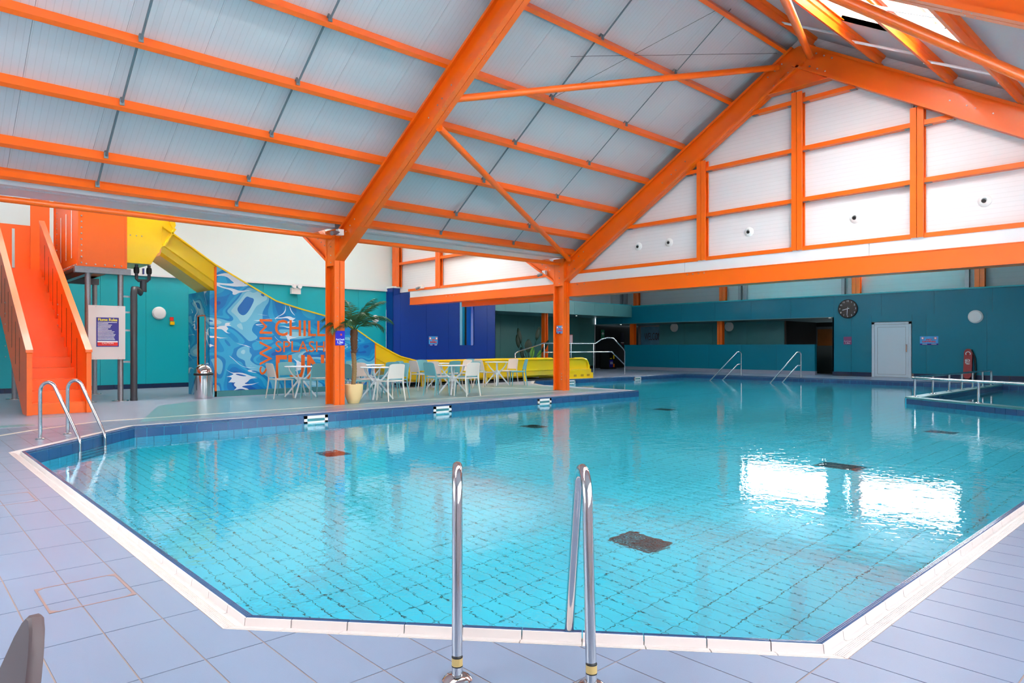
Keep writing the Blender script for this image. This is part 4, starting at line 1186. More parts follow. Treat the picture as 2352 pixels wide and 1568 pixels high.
# mural enclosure under the slide
def mural_mat():
    k = NT('wave_mural')
    geo = k.n('ShaderNodeNewGeometry')
    mp = k.n('ShaderNodeMapping'); mp.inputs['Rotation'].default_value = (0, 0.5, 0); mp.inputs['Scale'].default_value = (0.55, 0.55, 1.0)
    k.l(geo.outputs['Position'], mp.inputs['Vector'])
    nz = k.n('ShaderNodeTexNoise', Scale=0.62, Detail=1.0, Roughness=0.4, Distortion=2.6)
    k.l(mp.outputs[0], nz.inputs['Vector'])
    cr = k.n('ShaderNodeValToRGB'); r = cr.color_ramp; r.interpolation = 'CONSTANT'
    stops = [(0.0, (10, 92, 180)), (0.36, (0, 124, 196)), (0.44, (0, 146, 206)), (0.50, (40, 168, 214)), (0.55, (0, 132, 200)), (0.585, (110, 192, 222)), (0.63, (160, 214, 230)), (0.67, (16, 112, 190)), (0.74, (0, 150, 206))]
    while len(r.elements) < len(stops): r.elements.new(0.5)
    for e, (p, c) in zip(r.elements, stops): e.position = p; e.color = lin(*c)
    k.l(nz.outputs['Fac'], cr.inputs[0])
    # thin white strokes of spray that follow the same swirl
    n2 = k.n('ShaderNodeTexNoise', Scale=1.1, Detail=0.6, Distortion=3.2)
    k.l(mp.outputs[0], n2.inputs['Vector'])
    s1 = k.n('ShaderNodeMath', operation='SUBTRACT'); s1.inputs[1].default_value = 0.5; k.l(n2.outputs['Fac'], s1.inputs[0])
    s2 = k.n('ShaderNodeMath', operation='ABSOLUTE'); k.l(s1.outputs[0], s2.inputs[0])
    n3 = k.n('ShaderNodeTexNoise', Scale=1.7, Detail=0.0); k.l(geo.outputs['Position'], n3.inputs['Vector'])
    s3 = k.n('ShaderNodeMapRange'); s3.inputs['From Min'].default_value = 0.50; s3.inputs['From Max'].default_value = 0.70; s3.inputs['To Min'].default_value = -0.004; s3.inputs['To Max'].default_value = 0.038
    k.l(n3.outputs['Fac'], s3.inputs['Value'])
    s4 = k.n('ShaderNodeMath', operation='LESS_THAN'); k.l(s2.outputs[0], s4.inputs[0]); k.l(s3.outputs[0], s4.inputs[1])
    mx = k.n('ShaderNodeMix', data_type='RGBA'); k.l(s4.outputs[0], mx.inputs['Factor']); k.l(cr.outputs[0], mx.inputs['A']); mx.inputs['B'].default_value = lin(232, 238, 246)
    k.l(mx.outputs['Result'], k.b.inputs['Base Color'])
    k.b.inputs['Roughness'].default_value = 0.35
    return k.m
M['mural'] = mural_mat()
M['green_plinth'] = mat('green_plinth', (70, 140, 145), 0.35)
mu = thing('mural_wall', 'blue wave mural panel below the slide with orange lettering', 'mural', (8.1, 16.95, 0))
zi = lambda x: next((a[1] + (b[1] - a[1]) * (x - a[0]) / (b[0] - a[0]) for a, b in zip(PATH, PATH[1:]) if a[0] <= x <= b[0]), 0)
topl = [(x, zi(x) - 0.03) for x in [10.33, 9.77, 9.44, 8.8, 8.1, 7.43, 6.65, 5.95]]
MB().prism([(5.95, 16.90, 0.14), (10.33, 16.90, 0.14)] + [(x, 16.90, z) for x, z in topl], (0, 0.04, 0)).obj('mural_panel', 'mural', mu)
for a, b in zip(frange(5.9, 10.33, 0.62), frange(5.9, 10.33, 0.62)[1:]): MB().box(a + 0.003, b - 0.003, 16.89, 16.96, 0, 0.135).obj('plinth_tile', 'green_plinth', mu)
MB().box(5.91, 5.95, 16.89, 16.96, 0.0, 3.12).obj('edge_trim', 'orange', mu)
MB().box(10.32, 10.345, 16.89, 16.96, 0.14, 1.3).obj('edge_trim', 'orange', mu)
ew = MB(); ew.box(5.80, 5.84, 16.95, 17.25, 0, 2.55); ew.box(5.80, 5.84, 17.75, 18.45, 0, 2.55); ew.box(5.80, 5.84, 17.25, 17.75, 1.95, 2.55)
ew.obj('end_panel', 'mural', mu)
MB().box(5.80, 5.94, 16.93, 16.98, 0, 2.55).obj('corner_panel', 'mural', mu)
MB().box(5.79, 5.83, 17.22, 17.25, 0, 1.98).obj('doorway_trim', 'orange', mu); MB().box(5.79, 5.83, 17.75, 17.78, 0, 1.98).obj('doorway_trim', 'orange', mu); MB().box(5.79, 5.83, 17.22, 17.78, 1.95, 1.98).obj('doorway_trim', 'orange', mu)
MB().box(6.1, 6.14, 17.2, 17.9, 0, 1.95).obj('door_leaf', mat('pale_grey_door', (186, 200, 204), 0.45), mu)
MB().box(6.06, 6.10, 17.36, 17.39, 0.85, 1.3).obj('door_handle', 'dark', mu)
M['letter'] = mat('orange_lettering', (240, 104, 8), 0.45)
u, v = (1, 0, 0), (0, 0, 1)
text(mu, 'CHILL', (8.09, 16.894, 1.69), u, v, 0.56, 'letter', bold=0.006, fit=(1.39, 0.42))
text(mu, 'SPLASH', (8.09, 16.894, 1.21), u, v, 0.40, 'letter', fit=(1.36, 0.29))
text(mu, 'FUN', (8.09, 16.894, 0.67), u, v, 0.88, 'letter', bold=0.018, fit=(1.34, 0.64))
text(mu, 'SWIM', (7.16, 16.894, 1.20), v, (-1, 0, 0), 0.50, 'letter', bold=0.0, fit=(1.40, 0.33))
# ------------------------------------------------------------------ tables and chairs
def make_chair(col):
    r = thing('cafe_chair', 'x', 'chair', (0, 0, 0), 0, 'moulded chairs around the tables')
    sm = MB()                                                  # dished seat
    N = 6
    rows = []
    for j in range(N + 1):
        y = -0.20 + 0.42 * j / N
        row = []
        for i in range(N + 1):
            x = (-0.215 + 0.43 * i / N) * (1 - 0.04 * (1 - j / N))
            z = 0.455 - 0.018 * (1 - (2 * i / N - 1) ** 2) * (1 - (2 * j / N - 1) ** 2) - (0.012 if j == N else 0)
            row.append((x, y, z))
        rows.append(row)
    for off in (0, -0.022):
        b = len(sm.v)
        for row in rows: sm.v += [(x, y, z + off) for x, y, z in row]
        for j in range(N):
            for i in range(N):
                q = (b + j * (N + 1) + i, b + j * (N + 1) + i + 1, b + (j + 1) * (N + 1) + i + 1, b + (j + 1) * (N + 1) + i)
                sm.f.append(q if off == 0 else tuple(reversed(q)))
    h = (N + 1) ** 2
    edge = [i for i in range(N + 1)] + [(j * (N + 1) + N) for j in range(1, N + 1)] + [N * (N + 1) + i for i in range(N - 1, -1, -1)] + [j * (N + 1) for j in range(N - 1, 0, -1)]
    for a, b in zip(edge, edge[1:] + edge[:1]): sm.f.append((a, h + a, h + b, b))
    local(sm.obj('seat', col, r, True))
    bk = MB()                                                  # curved backrest with rounded top corners
    NX, NZ = 8, 7
    for off in (0, 0.018):
        b = len(bk.v)
        for j in range(NZ + 1):
            t = j / NZ
            z = 0.50 + 0.325 * t
            hw = 0.205 - 0.012 * t - (0.02 * max(0, t - 0.85) / 0.15)
            for i in range(NX + 1):
                s = 2 * i / NX - 1
                bk.v.append((s * hw, -0.215 - 0.075 * t - 0.028 * (1 - s * s) + off, z - (0.012 * s * s * s * s if j == NZ else 0)))
        for j in range(NZ):
            for i in range(NX):
                q = (b + j * (NX + 1) + i, b + j * (NX + 1) + i + 1, b + (j + 1) * (NX + 1) + i + 1, b + (j + 1) * (NX + 1) + i)
                bk.f.append(q if off == 0 else tuple(reversed(q)))
    h = (NX + 1) * (NZ + 1)
    edge = [i for i in range(NX + 1)] + [j * (NX + 1) + NX for j in range(1, NZ + 1)] + [NZ * (NX + 1) + i for i in range(NX - 1, -1, -1)] + [j * (NX + 1) for j in range(NZ - 1, 0, -1)]
    for a, b in zip(edge, edge[1:] + edge[:1]): bk.f.append((a, b, h + b, h + a))
    local(bk.obj('backrest', col, r, True))
    for s in (-1, 1):
        local(MB().tube([(s * 0.215, 0.215, 0.0), (s * 0.20, 0.195, 0.30), (s * 0.198, 0.19, 0.445)], [0.012, 0.017, 0.02], 8).obj('front_leg', col, r, True))
        local(MB().tube([(s * 0.225, -0.265, 0.0), (s * 0.208, -0.215, 0.30), (s * 0.203, -0.20, 0.45), (s * 0.200, -0.225, 0.60), (s * 0.192, -0.275, 0.80)], [0.012, 0.018, 0.02, 0.016, 0.010], 8).obj('back_leg', col, r, True))
        local(MB().tube([(s * 0.198, 0.19, 0.435), (s * 0.203, -0.2, 0.44)], 0.014, 6).obj('side_rail', col, r, True))
    return r
protos = {}
def chair(x, y, ang, col, label):
    """ang: direction the sitter faces, degrees from +X"""
    rz = math.radians(ang - 90)
    if col not in protos:
        o = protos[col] = make_chair(col)
        o.matrix_basis = Matrix.Translation((x, y, 0)) @ Matrix.Rotation(rz, 4, 'Z'); o['label'] = label
        return o
    return dup(protos[col], (x, y, 0), rz, label)
tp = None
def table(x, y, label, rz=0.0):
    global tp
    if tp is None:
        t = thing('cafe_table', label, 'table', (0, 0, 0), 0, 'white pedestal tables')
        local(MB().lathe([(0.365, 0.722), (0.375, 0.728), (0.375, 0.738), (0.368, 0.742)], 40).obj('table_top', 'white_pc', t, True))
        local(MB().lathe([(0.06, 0.34), (0.085, 0.40), (0.075, 0.45), (0.045, 0.48)], 14).obj('hub', 'white_pc', t, True))
        for a in range(4):
            c, s = math.cos(math.pi / 4 + a * math.pi / 2), math.sin(math.pi / 4 + a * math.pi / 2)
            local(MB().tube([(c * d, s * d, z) for d, z in ((0.38, 0.012), (0.22, 0.20), (0.08, 0.37), (0.05, 0.42))], [0.018, 0.021, 0.026, 0.028], 8).obj('leg', 'white_pc', t, True))
            local(MB().tube([(c * d, s * d, z) for d, z in ((0.05, 0.40), (0.13, 0.47), (0.21, 0.56), (0.27, 0.65), (0.29, 0.725))], [0.028, 0.021, 0.018, 0.016, 0.016], 8).obj('arm', 'white_pc', t, True))
        t.matrix_basis = Matrix.Translation((x, y, 0)) @ Matrix.Rotation(rz, 4, 'Z')
        tp = t
        return t
    return dup(tp, (x, y, 0), rz, label)
table(7.38, 15.41, 'white round table in front of the mural lettering')
table(8.36, 13.60, 'white round table just right of the potted palm')
table(9.35, 15.55, 'white round table behind the palm table, against the slide')
table(10.57, 13.62, 'white round table at the middle of the seating, nearest the water')
table(11.75, 15.75, 'white round table at the back in front of the yellow slide foot')
table(14.05, 15.88, 'white round table farthest right, beside the slide flange')
W_, C_, T_ = 'chair_white', 'chair_cream', 'chair_teal'
chair(6.92, 15.49, 0, C_, 'cream chair farthest left, side-on before the mural lettering')
chair(7.42, 14.82, 95, T_, 'teal chair with its back to the water, left of the palm column')
chair(7.40, 16.02, -95, T_, 'teal chair behind the mural table, against the letters FUN')
chair(7.98, 15.55, 178, C_, 'cream chair half hidden behind the palm column')
chair(8.41, 13.12, 92, W_, 'white chair with its back to the water, right of the palm pot')
chair(8.84, 13.60, 182, T_, 'teal chair partly behind the white chair beside the palm')
chair(7.86, 13.62, 2, T_, 'teal chair directly behind the palm trunk')
chair(8.42, 14.22, -88, C_, 'cream chair facing the water behind the palm table')
chair(9.35, 16.18, -92, T_, 'teal chair against the mural behind the palm')
chair(9.95, 15.5, 180, T_, 'teal chair at the back table behind the white palm chair')
chair(9.5, 14.95, 88, T_, 'teal chair tucked behind the white chair beside the palm')
chair(8.72, 15.6, 0, C_, 'cream chair at the left of the back table behind the palm')
chair(10.59, 13.10, 92, W_, 'white chair with its back to the water at the middle table')
chair(10.10, 13.64, 3, T_, 'teal chair side-on at the left of the middle table')
chair(11.07, 13.66, 180, T_, 'teal chair hidden behind the white chair of the middle table')
chair(10.62, 14.24, -88, C_, 'cream chair on the far side of the middle table')
chair(11.10, 15.74, 0, C_, 'cream chair side-on at the left of the table before the slide foot')
chair(11.75, 16.36, -90, T_, 'teal chair against the slide, just right of the sloping chute')
chair(11.45, 14.95, 95, T_, 'teal chair with its back to the water at the table before the slide')
chair(12.35, 15.55, 180, C_, 'cream chair at the right of the table before the slide foot')
chair(13.42, 15.72, 0, C_, 'cream chair at the left of the farthest right table')
chair(14.50, 15.42, 148, T_, 'teal chair at the right end of the seating')
chair(14.72, 16.12, 185, C_, 'cream chair behind the rightmost teal chair')
chair(13.75, 16.5, -85, T_, 'teal chair behind the rightmost table, mostly hidden')

# foreground chair back at the lower left
fc = thing('foreground_chair', 'dark taupe chair back cut off at the lower left corner', 'chair', (-0.05, 1.3, 0))
P0 = Vector((0.176, 1.194, 0)); ax = Vector((-0.025, 0.226, 0)).normalized(); nx = Vector((-ax.y, ax.x, 0))
out = [(0.0, 0.40), (-0.008, 0.56), (-0.006, 0.66), (0.0, 0.72), (0.008, 0.758), (0.02, 0.785), (0.034, 0.798), (0.05, 0.798), (0.07, 0.786), (0.10, 0.758), (0.14, 0.71), (0.19, 0.645), (0.24, 0.57), (0.29, 0.48), (0.33, 0.40)]
bk = MB(); n_ = len(out)
for off, sh in ((-0.012, 0.004), (-0.008, 0.0), (0.004, 0.0), (0.008, 0.004)):           # four layers give rounded edges
    for q, (s_, z_) in enumerate(out):
        c_ = Vector((0.12, 0.55)); d_ = Vector((s_, z_)) - c_; d_ = d_ - d_.normalized() * sh
        p = P0 + ax * (c_.x + d_.x) + nx * (off + 0.35 * (s_ - 0.12) ** 2 - 0.12 * (z_ - 0.8))
        bk.v.append((p.x, p.y, c_.y + d_.y))
for l_ in range(3):
    for q in range(n_): bk.f.append((l_ * n_ + q, l_ * n_ + (q + 1) % n_, (l_ + 1) * n_ + (q + 1) % n_, (l_ + 1) * n_ + q))
bk.f.append(tuple(reversed(range(n_)))); bk.f.append(tuple(range(3 * n_, 4 * n_)))
bk.obj('backrest', 'chair_taupe', fc, True)
sc_ = P0 + ax * 0.17 + nx * 0.24
MB().lathe([(0.18, 0.42), (0.19, 0.43), (0.19, 0.445), (0.18, 0.455)], 24, tuple(sc_)).obj('seat', 'chair_taupe', fc, True)
for a in range(4):
    MB().tube([(sc_.x + 0.18 * math.cos(a * 1.571 + 0.5), sc_.y + 0.18 * math.sin(a * 1.571 + 0.5), 0), (sc_.x + 0.12 * math.cos(a * 1.571 + 0.5), sc_.y + 0.12 * math.sin(a * 1.571 + 0.5), 0.42)], 0.014, 8).obj('leg', 'chair_taupe', fc, True)

# ------------------------------------------------------------------ palm in pot
pm = thing('potted_palm', 'tall potted palm with a fibrous trunk beside the orange column', 'palm', (7.42, 13.0, 0))
M['pot'] = mat('cream_glazed_pot', (240, 214, 158), 0.25, vary=0.05, vscale=5)
M['soil'] = mat('soil', (60, 44, 34), 0.9)
M['trunk'] = mat('braided_trunk', (142, 118, 78), 0.8, vary=0.35, vscale=40, bump=0.6, bscale=60)
M['fibre'] = mat('fibrous_trunk', (104, 74, 52), 0.9, vary=0.45, vscale=50, bump=0.8, bscale=70)
M['frond'] = mat('palm_frond', (44, 96, 52), 0.5, vary=0.35, vscale=9)
px, py = 7.42, 13.0
MB().lathe([(0.11, 0.0), (0.125, 0.02), (0.175, 0.16), (0.198, 0.28), (0.200, 0.38), (0.205, 0.405), (0.195, 0.41), (0.185, 0.38), (0.18, 0.36)], 32, (px, py, 0)).obj('pot', 'pot', pm, True)
MB().lathe([(0.183, 0.355), (0.18, 0.365)], 24, (px, py, 0)).obj('soil', 'soil', pm)
tk = MB(); path = []; rad = []
for i in range(26):
    t = i / 25; path.append((px - 0.01 + 0.03 * math.sin(t * 3), py, 0.36 + 0.72 * t)); rad.append(0.048 + 0.006 * (i % 2))
tk.tube(path, rad, 12).obj('lower_trunk', 'trunk', pm, True)
path = []; rad = []
for i in range(16):
    t = i / 15; path.append((px + 0.01, py, 1.02 + 0.55 * t)); rad.append(0.055 + 0.028 * min(1, t * 2.2) - 0.01 * (i % 2) + random.uniform(-.004, .004))
ut = MB().tube(path, rad, 12)
for i in range(60):
    a = random.uniform(0, 6.28); z = random.uniform(1.04, 1.5); r0 = 0.075
    c, s = math.cos(a), math.sin(a)
    w = Vector((-s, c, 0)) * 0.008
    p = Vector((px + 0.01 + r0 * c, py + r0 * s, z)); q = p + Vector((c * 0.04, s * 0.04, 0.09))
    ut.add([p - w, p + w, q], [(0, 1, 2)])
ut.obj('upper_trunk', 'fibre', pm, True)
def frond(az, el, L, droop):
    m_ = MB()
    d0 = Vector((math.cos(az), math.sin(az), 0))
    pts = []
    N = 14
    p = Vector((px + 0.01, py, 1.53)); e = el
    for i in range(N + 1):
        pts.append(p.copy())
        dv = d0 * math.cos(e) + Vector((0, 0, math.sin(e)))
        p = p + dv * (L / N); e -= droop / N * (0.5 + 1.2 * i / N)
    m_.tube(pts, [0.010 * (1 - 0.85 * i / N) for i in range(N + 1)], 5)
    side = Vector((-d0.y, d0.x, 0))
    M2 = 30
    for q in range(M2):
        t = 0.22 + 0.78 * q / (M2 - 1)
        i = min(N - 1, int(t * N)); f_ = t * N - i
        b = pts[i].lerp(pts[i + 1], f_); tg = (pts[i + 1] - pts[i]).normalized()
        ll = 0.30 * math.sin(math.pi * min(1, 0.12 + 0.8 * t)) * L / 0.9 + 0.05
        for s in (-1, 1):
            dr = (side * s * 0.75 + tg * 0.75 + Vector((0, 0, -0.28 - 0.25 * random.random()))).normalized()
            wv = tg * 0.010
            a_ = b - wv; b_ = b + wv; mid = b + dr * ll * 0.55 + wv * 0.2; tip = b + dr * ll + Vector((0, 0, -0.05 * ll))
            m_.add([a_, b_, mid + wv * 0.8, tip, mid - wv * 0.8], [(0, 1, 2, 3, 4)])
    m_.obj('frond', 'frond', pm)
RGT = math.atan2(-math.cos(A_DIR), math.sin(A_DIR))       # direction that reads as "right" in view
for az, el, L, dr in ((0.1, 0.95, 0.95, 1.75), (0.25, 1.25, 0.95, 1.1), (-0.2, 1.35, 0.85, 0.9), (math.pi - 0.1, 1.05, 0.85, 1.8), (math.pi + 0.35, 0.8, 0.8, 1.9), (math.pi - 0.4, 1.3, 0.85, 1.2),
                      (1.5, 1.15, 0.8, 1.5), (-1.5, 0.9, 0.8, 1.9), (-1.0, 1.1, 0.9, 1.8), (math.pi + 1.0, 0.7, 0.75, 1.9), (2.2, 1.3, 0.9, 0.9), (0.6, 0.8, 0.8, 1.9)):
    frond(RGT + az, el, L, dr)

# ------------------------------------------------------------------ ladders and rails
def ladder(base_l, base_r, inward, label, h=0.74, reach=0.50, r=0.021, m='steel', lean=0.0):
    t = thing('pool_ladder', label, 'ladder', ((base_l[0] + base_r[0]) / 2, (base_l[1] + base_r[1]) / 2, 0), 0, 'steel pool ladders')
    n_ = Vector((*inward, 0)).normalized()
    ends = []
    for b in (base_l, base_r):
        b = Vector((*b, 0))
        pts = [b, b + n_ * lean * 0.5 + Vector((0, 0, (h - 0.14) / 2)), b + n_ * lean + Vector((0, 0, h - 0.14))]
        for a in range(1, 9):
            th = math.pi - a * math.pi * 0.82 / 8
            pts.append(b + n_ * (lean + 0.10 + 0.10 * math.cos(th)) + Vector((0, 0, h - 0.12 + 0.12 * math.sin(th))))
        pts.append(b + n_ * (reach - 0.02) + Vector((0, 0, 0.03)))
        pts.append(b + n_ * reach + Vector((0, 0, -0.06)))
        pts.append(b + n_ * reach + Vector((0, 0, -1.0)))
        MB().tube(pts, r, 14).obj('rail', m, t, True)
        MB().lathe([(0.055, 0.0), (0.055, 0.006), (0.042, 0.018), (0.024, 0.022)], 20, tuple(b)).obj('base_flange', 'steel', t, True)
        ends.append(b + n_ * reach)
    for z in (-0.36, -0.62, -0.88):
        d = (ends[1] - ends[0]).normalized()
        MB().prism([ends[0] + n_ * -0.04 + Vector((0, 0, z)), ends[1] + n_ * -0.04 + Vector((0, 0, z)), ends[1] + n_ * 0.04 + Vector((0, 0, z)), ends[0] + n_ * 0.04 + Vector((0, 0, z))], (0, 0, 0.025)).obj('rung', 'steel', t)
    return t
l1 = ladder((1.527, 1.942), (1.84, 1.578), (0.62, 0.785), 'large polished steel ladder in the foreground', r=0.0195, m='steel', lean=0.07)
M['sticker'] = mat('gold_sticker', (206, 176, 112), 0.5)
for b in ((1.527, 1.942), (1.84, 1.578)):
    MB().lathe([(0.0199, 0.055), (0.0199, 0.085)], 20, (*b, 0)).obj('maker_label', 'sticker', l1, True)
    MB().lathe([(0.0202, 0.052), (0.0202, 0.056)], 20, (*b, 0)).obj('label_border', 'dark', l1, True); MB().lathe([(0.0202, 0.084), (0.0202, 0.087)], 20, (*b, 0)).obj('label_border', 'dark', l1, True)
ladder((1.53, 10.67), (1.90, 11.06), (0.765, -0.644), 'steel ladder at the far left corner beside the stair', r=0.022)

def handrail(name, paths, label, cat, r=0.022, flanges=(), m='steel', grp=None):
    t = thing(name, label, cat, paths[0][0], 0, grp)
    for p in paths: MB().tube(p, r, 10).obj('rail', m, t, True)
    for f_ in flanges: MB().lathe([(0.06, 0), (0.06, 0.01), (0.03, 0.02)], 14, f_).obj('base_flange', 'steel', t, True)
    return t
# two angled entry rails at the far edge (standing on the far deck, dropping into the pool)
for yb, l in ((14.65, 'angled steel entry rail at the far edge, left of the pair'), (12.1, 'angled steel entry rail at the far edge, right of the pair')):
    xb = 26.75
    handrail('entry_rail', [[(xb, yb, 0), (xb, yb, 0.93), (xb - 0.10, yb + 0.02, 1.0), (xb - 0.28, yb + 0.04, 0.98), (xb - 2.1, yb + 0.25, -0.2), (xb - 2.9, yb + 0.35, -0.75)], [(xb, yb, 0.47), (xb - 0.26, yb + 0.03, 0.46), (xb - 1.3, yb + 0.16, -0.2), (xb - 1.9, yb + 0.23, -0.6)]],
             l, 'handrail', 0.026, [(xb, yb, 0)], grp='entry rails at the far edge')
# guard rail behind the slide end
gy = 18.75
handrail('guard_rail', [[(17.5, gy, 0.78), (17.5, gy, 0.95), (17.65, gy, 1.03), (19.0, gy, 1.34), (22.1, gy, 1.34), (22.5, gy, 1.52), (22.9, gy, 1.60), (23.3, gy, 1.58), (24.0, gy, 1.12), (24.1, gy, 1.02), (24.1, gy, 0)],
                        [(19.05, gy, 0.02), (19.05, gy, 1.34)], [(20.6, gy, 0.02), (20.6, gy, 1.34)], [(22.0, gy, 0.02), (22.0, gy, 1.34)], [(17.5, gy, 0.02), (17.5, gy, 0.8)],
                        [(19.05, gy, 0.99), (23.2, gy, 0.99), (24.1, gy, 0.42)]], 'bent steel guard rail behind the end of the slide', 'handrail', 0.027, [(24.1, gy, 0)])

# railed shallow pool at the right
iw = thing('shallow_pool_wall', 'low tiled wall with a steel rail around the shallow pool at the right', 'pool wall', (18.3, 5.6, 0))
def lowwall(a, b, w=0.30):
    a, b = Vector(a), Vector(b); e = (b - a).normalized(); n_ = Vector((-e.y, e.x)); L = (b - a).length
    MB().prism([(*(a - n_ * w / 2), DEEP), (*(b - n_ * w / 2), DEEP), (*(b + n_ * w / 2), DEEP), (*(a + n_ * w / 2), DEEP)], (0, 0, -DEEP - 0.04)).obj('wall_core', 'pool_wall', iw)
    MB().prism([(*(a - n_ * (w / 2 + .005)), -0.04), (*(b - n_ * (w / 2 + .005)), -0.04), (*(b + n_ * (w / 2 + .005)), -0.04), (*(a + n_ * (w / 2 + .005)), -0.04)], (0, 0, 0.035)).obj('wall_cap', 'green_plinth', iw)
    k_ = round(L / 0.2428)
    tm = MB().box(0.003, L / k_ - 0.003, 0, 0.012, -0.25, -0.045).mesh('band_tile', 'band')
    for q in range(k_):
        for s in (-1, 1):
            o_ = a + e * (q * L / k_) + n_ * (s * (w / 2 + (0 if s > 0 else 0.012)))
            o2 = link('band_tile', tm, iw); o2.matrix_basis = Matrix(((e.x, n_.x, 0, o_.x), (e.y, n_.y, 0, o_.y), (0, 0, 1, 0), (0, 0, 0, 1)))
CN = (18.25, 5.55)
lowwall(CN, (26.3, 5.55)); lowwall((15.6, 1.25), CN)
ir = thing('shallow_pool_rail', 'low steel rail on posts along the shallow pool wall', 'handrail', (18.3, 5.6, 0))
zr = 0.46
MB().tube([(15.75, 1.5, zr), (17.9, 5.0, zr), (18.3, 5.55, zr - 0.005), (18.42, 5.57, zr), (25.6, 5.57, zr), (25.75, 5.57, zr - 0.03), (25.78, 5.57, zr - 0.1), (25.78, 5.57, 0)], 0.028, 10).obj('rail', 'steel', ir, True)
for (x, y) in ((18.28, 5.5), (17.27, 3.97), (16.5, 2.72), (15.8, 1.58), (19.9, 5.57), (21.3, 5.57), (22.5, 5.57), (23.6, 5.57), (24.7, 5.57), (25.7, 5.57)):
    p_ = MB().lathe([(0.028, 0), (0.028, zr)], 10, (x, y, 0)).obj('rail_post', 'steel', ir, True)
    MB().lathe([(0.075, -0.005), (0.075, 0.01), (0.03, 0.02)], 14, (x, y, 0)).obj('post_flange', 'steel', p_, True)

# ------------------------------------------------------------------ skimmers on the pool edge
M['skim_slot'] = mat('skimmer_slot', (60, 130, 140), 0.4)
def skimmer(x, y, ang, label, w=0.46):
    t = thing('skimmer', label, 'skimmer', (x, y, 0), ang, 'white skimmer inlets along the pool edge')
    m_ = MB(); h0, h1 = -0.205, -0.035
    m_.box(-w / 2, w / 2, -0.02, 0.0, h1 - 0.05, h1); m_.box(-w / 2, w / 2, -0.02, 0.0, h0, h0 + 0.07)
    m_.box(-w / 2, -w / 2 + 0.06, -0.02, 0, h0, h1); m_.box(w / 2 - 0.06, w / 2, -0.02, 0, h0, h1)
    local(m_.obj('frame', 'white', t)); local(MB().box(-w / 2 + 0.05, w / 2 - 0.05, -0.006, 0.0, h0 + 0.05, h1 - 0.04).obj('slot', 'skim_slot', t))
    local(MB().lathe([(0.05, 0.0), (0.05, -0.02), (0.03, -0.03)], 16, (-w / 2 - 0.10, 0, -0.29), 'y').obj('inlet', 'white', t, True))
yi = 11.62 - 0.152
skimmer(5.78, yi, 0, 'white skimmer in the pool edge nearest the palm column'); skimmer(8.62, yi, 0, 'white skimmer in the pool edge below the middle table'); skimmer(11.65, yi, 0, 'white skimmer in the pool edge near the peninsula column')
skimmer(18.9, 17.35 - 0.152, 0, 'white skimmer in the lagoon edge below the slide end'); skimmer(22.95, 17.35 - 0.152, 0, 'white skimmer in the lagoon edge near the far corner')

# ------------------------------------------------------------------ small things on deck and walls
bn = thing('litter_bin', 'shiny round steel bin with domed lid beside the mural', 'bin', (5.55, 16.6, 0))
bx_, by_ = 5.55, 16.6
MB().lathe([(0.195, 0.0), (0.20, 0.02), (0.20, 0.54)], 28, (bx_, by_, 0)).obj('body', 'steel', bn, True)
MB().lathe([(0.205, 0.54), (0.215, 0.55), (0.215, 0.58), (0.205, 0.59)], 28, (bx_, by_, 0)).obj('collar', 'dark', bn, True)
MB().lathe([(0.205, 0.585), (0.205, 0.62), (0.19, 0.69), (0.15, 0.755), (0.09, 0.795), (0.03, 0.805)], 28, (bx_, by_, 0)).obj('dome_lid', 'steel', bn, True)

def wall_lamp(loc, axis, r, label):
    t = thing('bulkhead_light', label, 'light', loc, 0, 'round bulkhead lights')
    s = -1
    MB().lathe([(r, 0), (r, s * 0.03), (r * 0.92, s * 0.05)], 28, loc, axis).obj('bezel', 'white', t, True)
    MB().lathe([(r * 0.9, s * 0.045), (r * 0.82, s * 0.075), (r * 0.45, s * 0.09), (r * 0.1, s * 0.094)], 28, loc, axis).obj('diffuser', 'white', t, True)
def onY(px_, py_, Y):
    t = (px_ - 1176) / F_PX; D = Y / (math.sin(A_DIR) - t * math.cos(A_DIR))
    return (D * (math.cos(A_DIR) + t * math.sin(A_DIR)), Y, 1.2 - (py_ - HORIZON) / F_PX * D)
def onX(px_, py_, X):
    t = (px_ - 1176) / F_PX; D = X / (math.cos(A_DIR) + t * math.sin(A_DIR))
    return (X, D * (math.sin(A_DIR) - t * math.cos(A_DIR)), 1.2 - (py_ - HORIZON) / F_PX * D)
wall_lamp(onY(365, 719, 21.8), 'y', 0.19, 'round white light on the teal wall beside the rules board')
wall_lamp(onY(862, 732, 21.8), 'y', 0.14, 'round white light on the teal wall behind the palm')
wall_lamp(onX(2241, 727, FX), 'x', 0.24, 'round white light on the far wall above the rescue tube')
wall_lamp(onX(1549, 752, 31.6), 'x', 0.24, 'round grey light on the corridor wall beside the glass door')
wall_lamp(onX(1675, 750, 31.6), 'x', 0.24, 'round grey light on the corridor wall behind the middle post')
# twin-spot emergency light
p = onY(677, 667, 21.72)
el = thing('emergency_light', 'white twin-headed emergency light above the slide', 'light', p)
MB().box(p[0] - 0.16, p[0] + 0.16, 21.60, 21.74, p[2] - 0.12, p[2] + 0.08).obj('housing', 'white', el)
for dx in (-0.1, 0.1): MB().lathe([(0.07, -0.16), (0.075, -0.12), (0.05, -0.05), (0.02, 0.0)], 16, (p[0] + dx, 21.68, p[2] + 0.13), 'y').obj('spot_head', 'white', el, True)
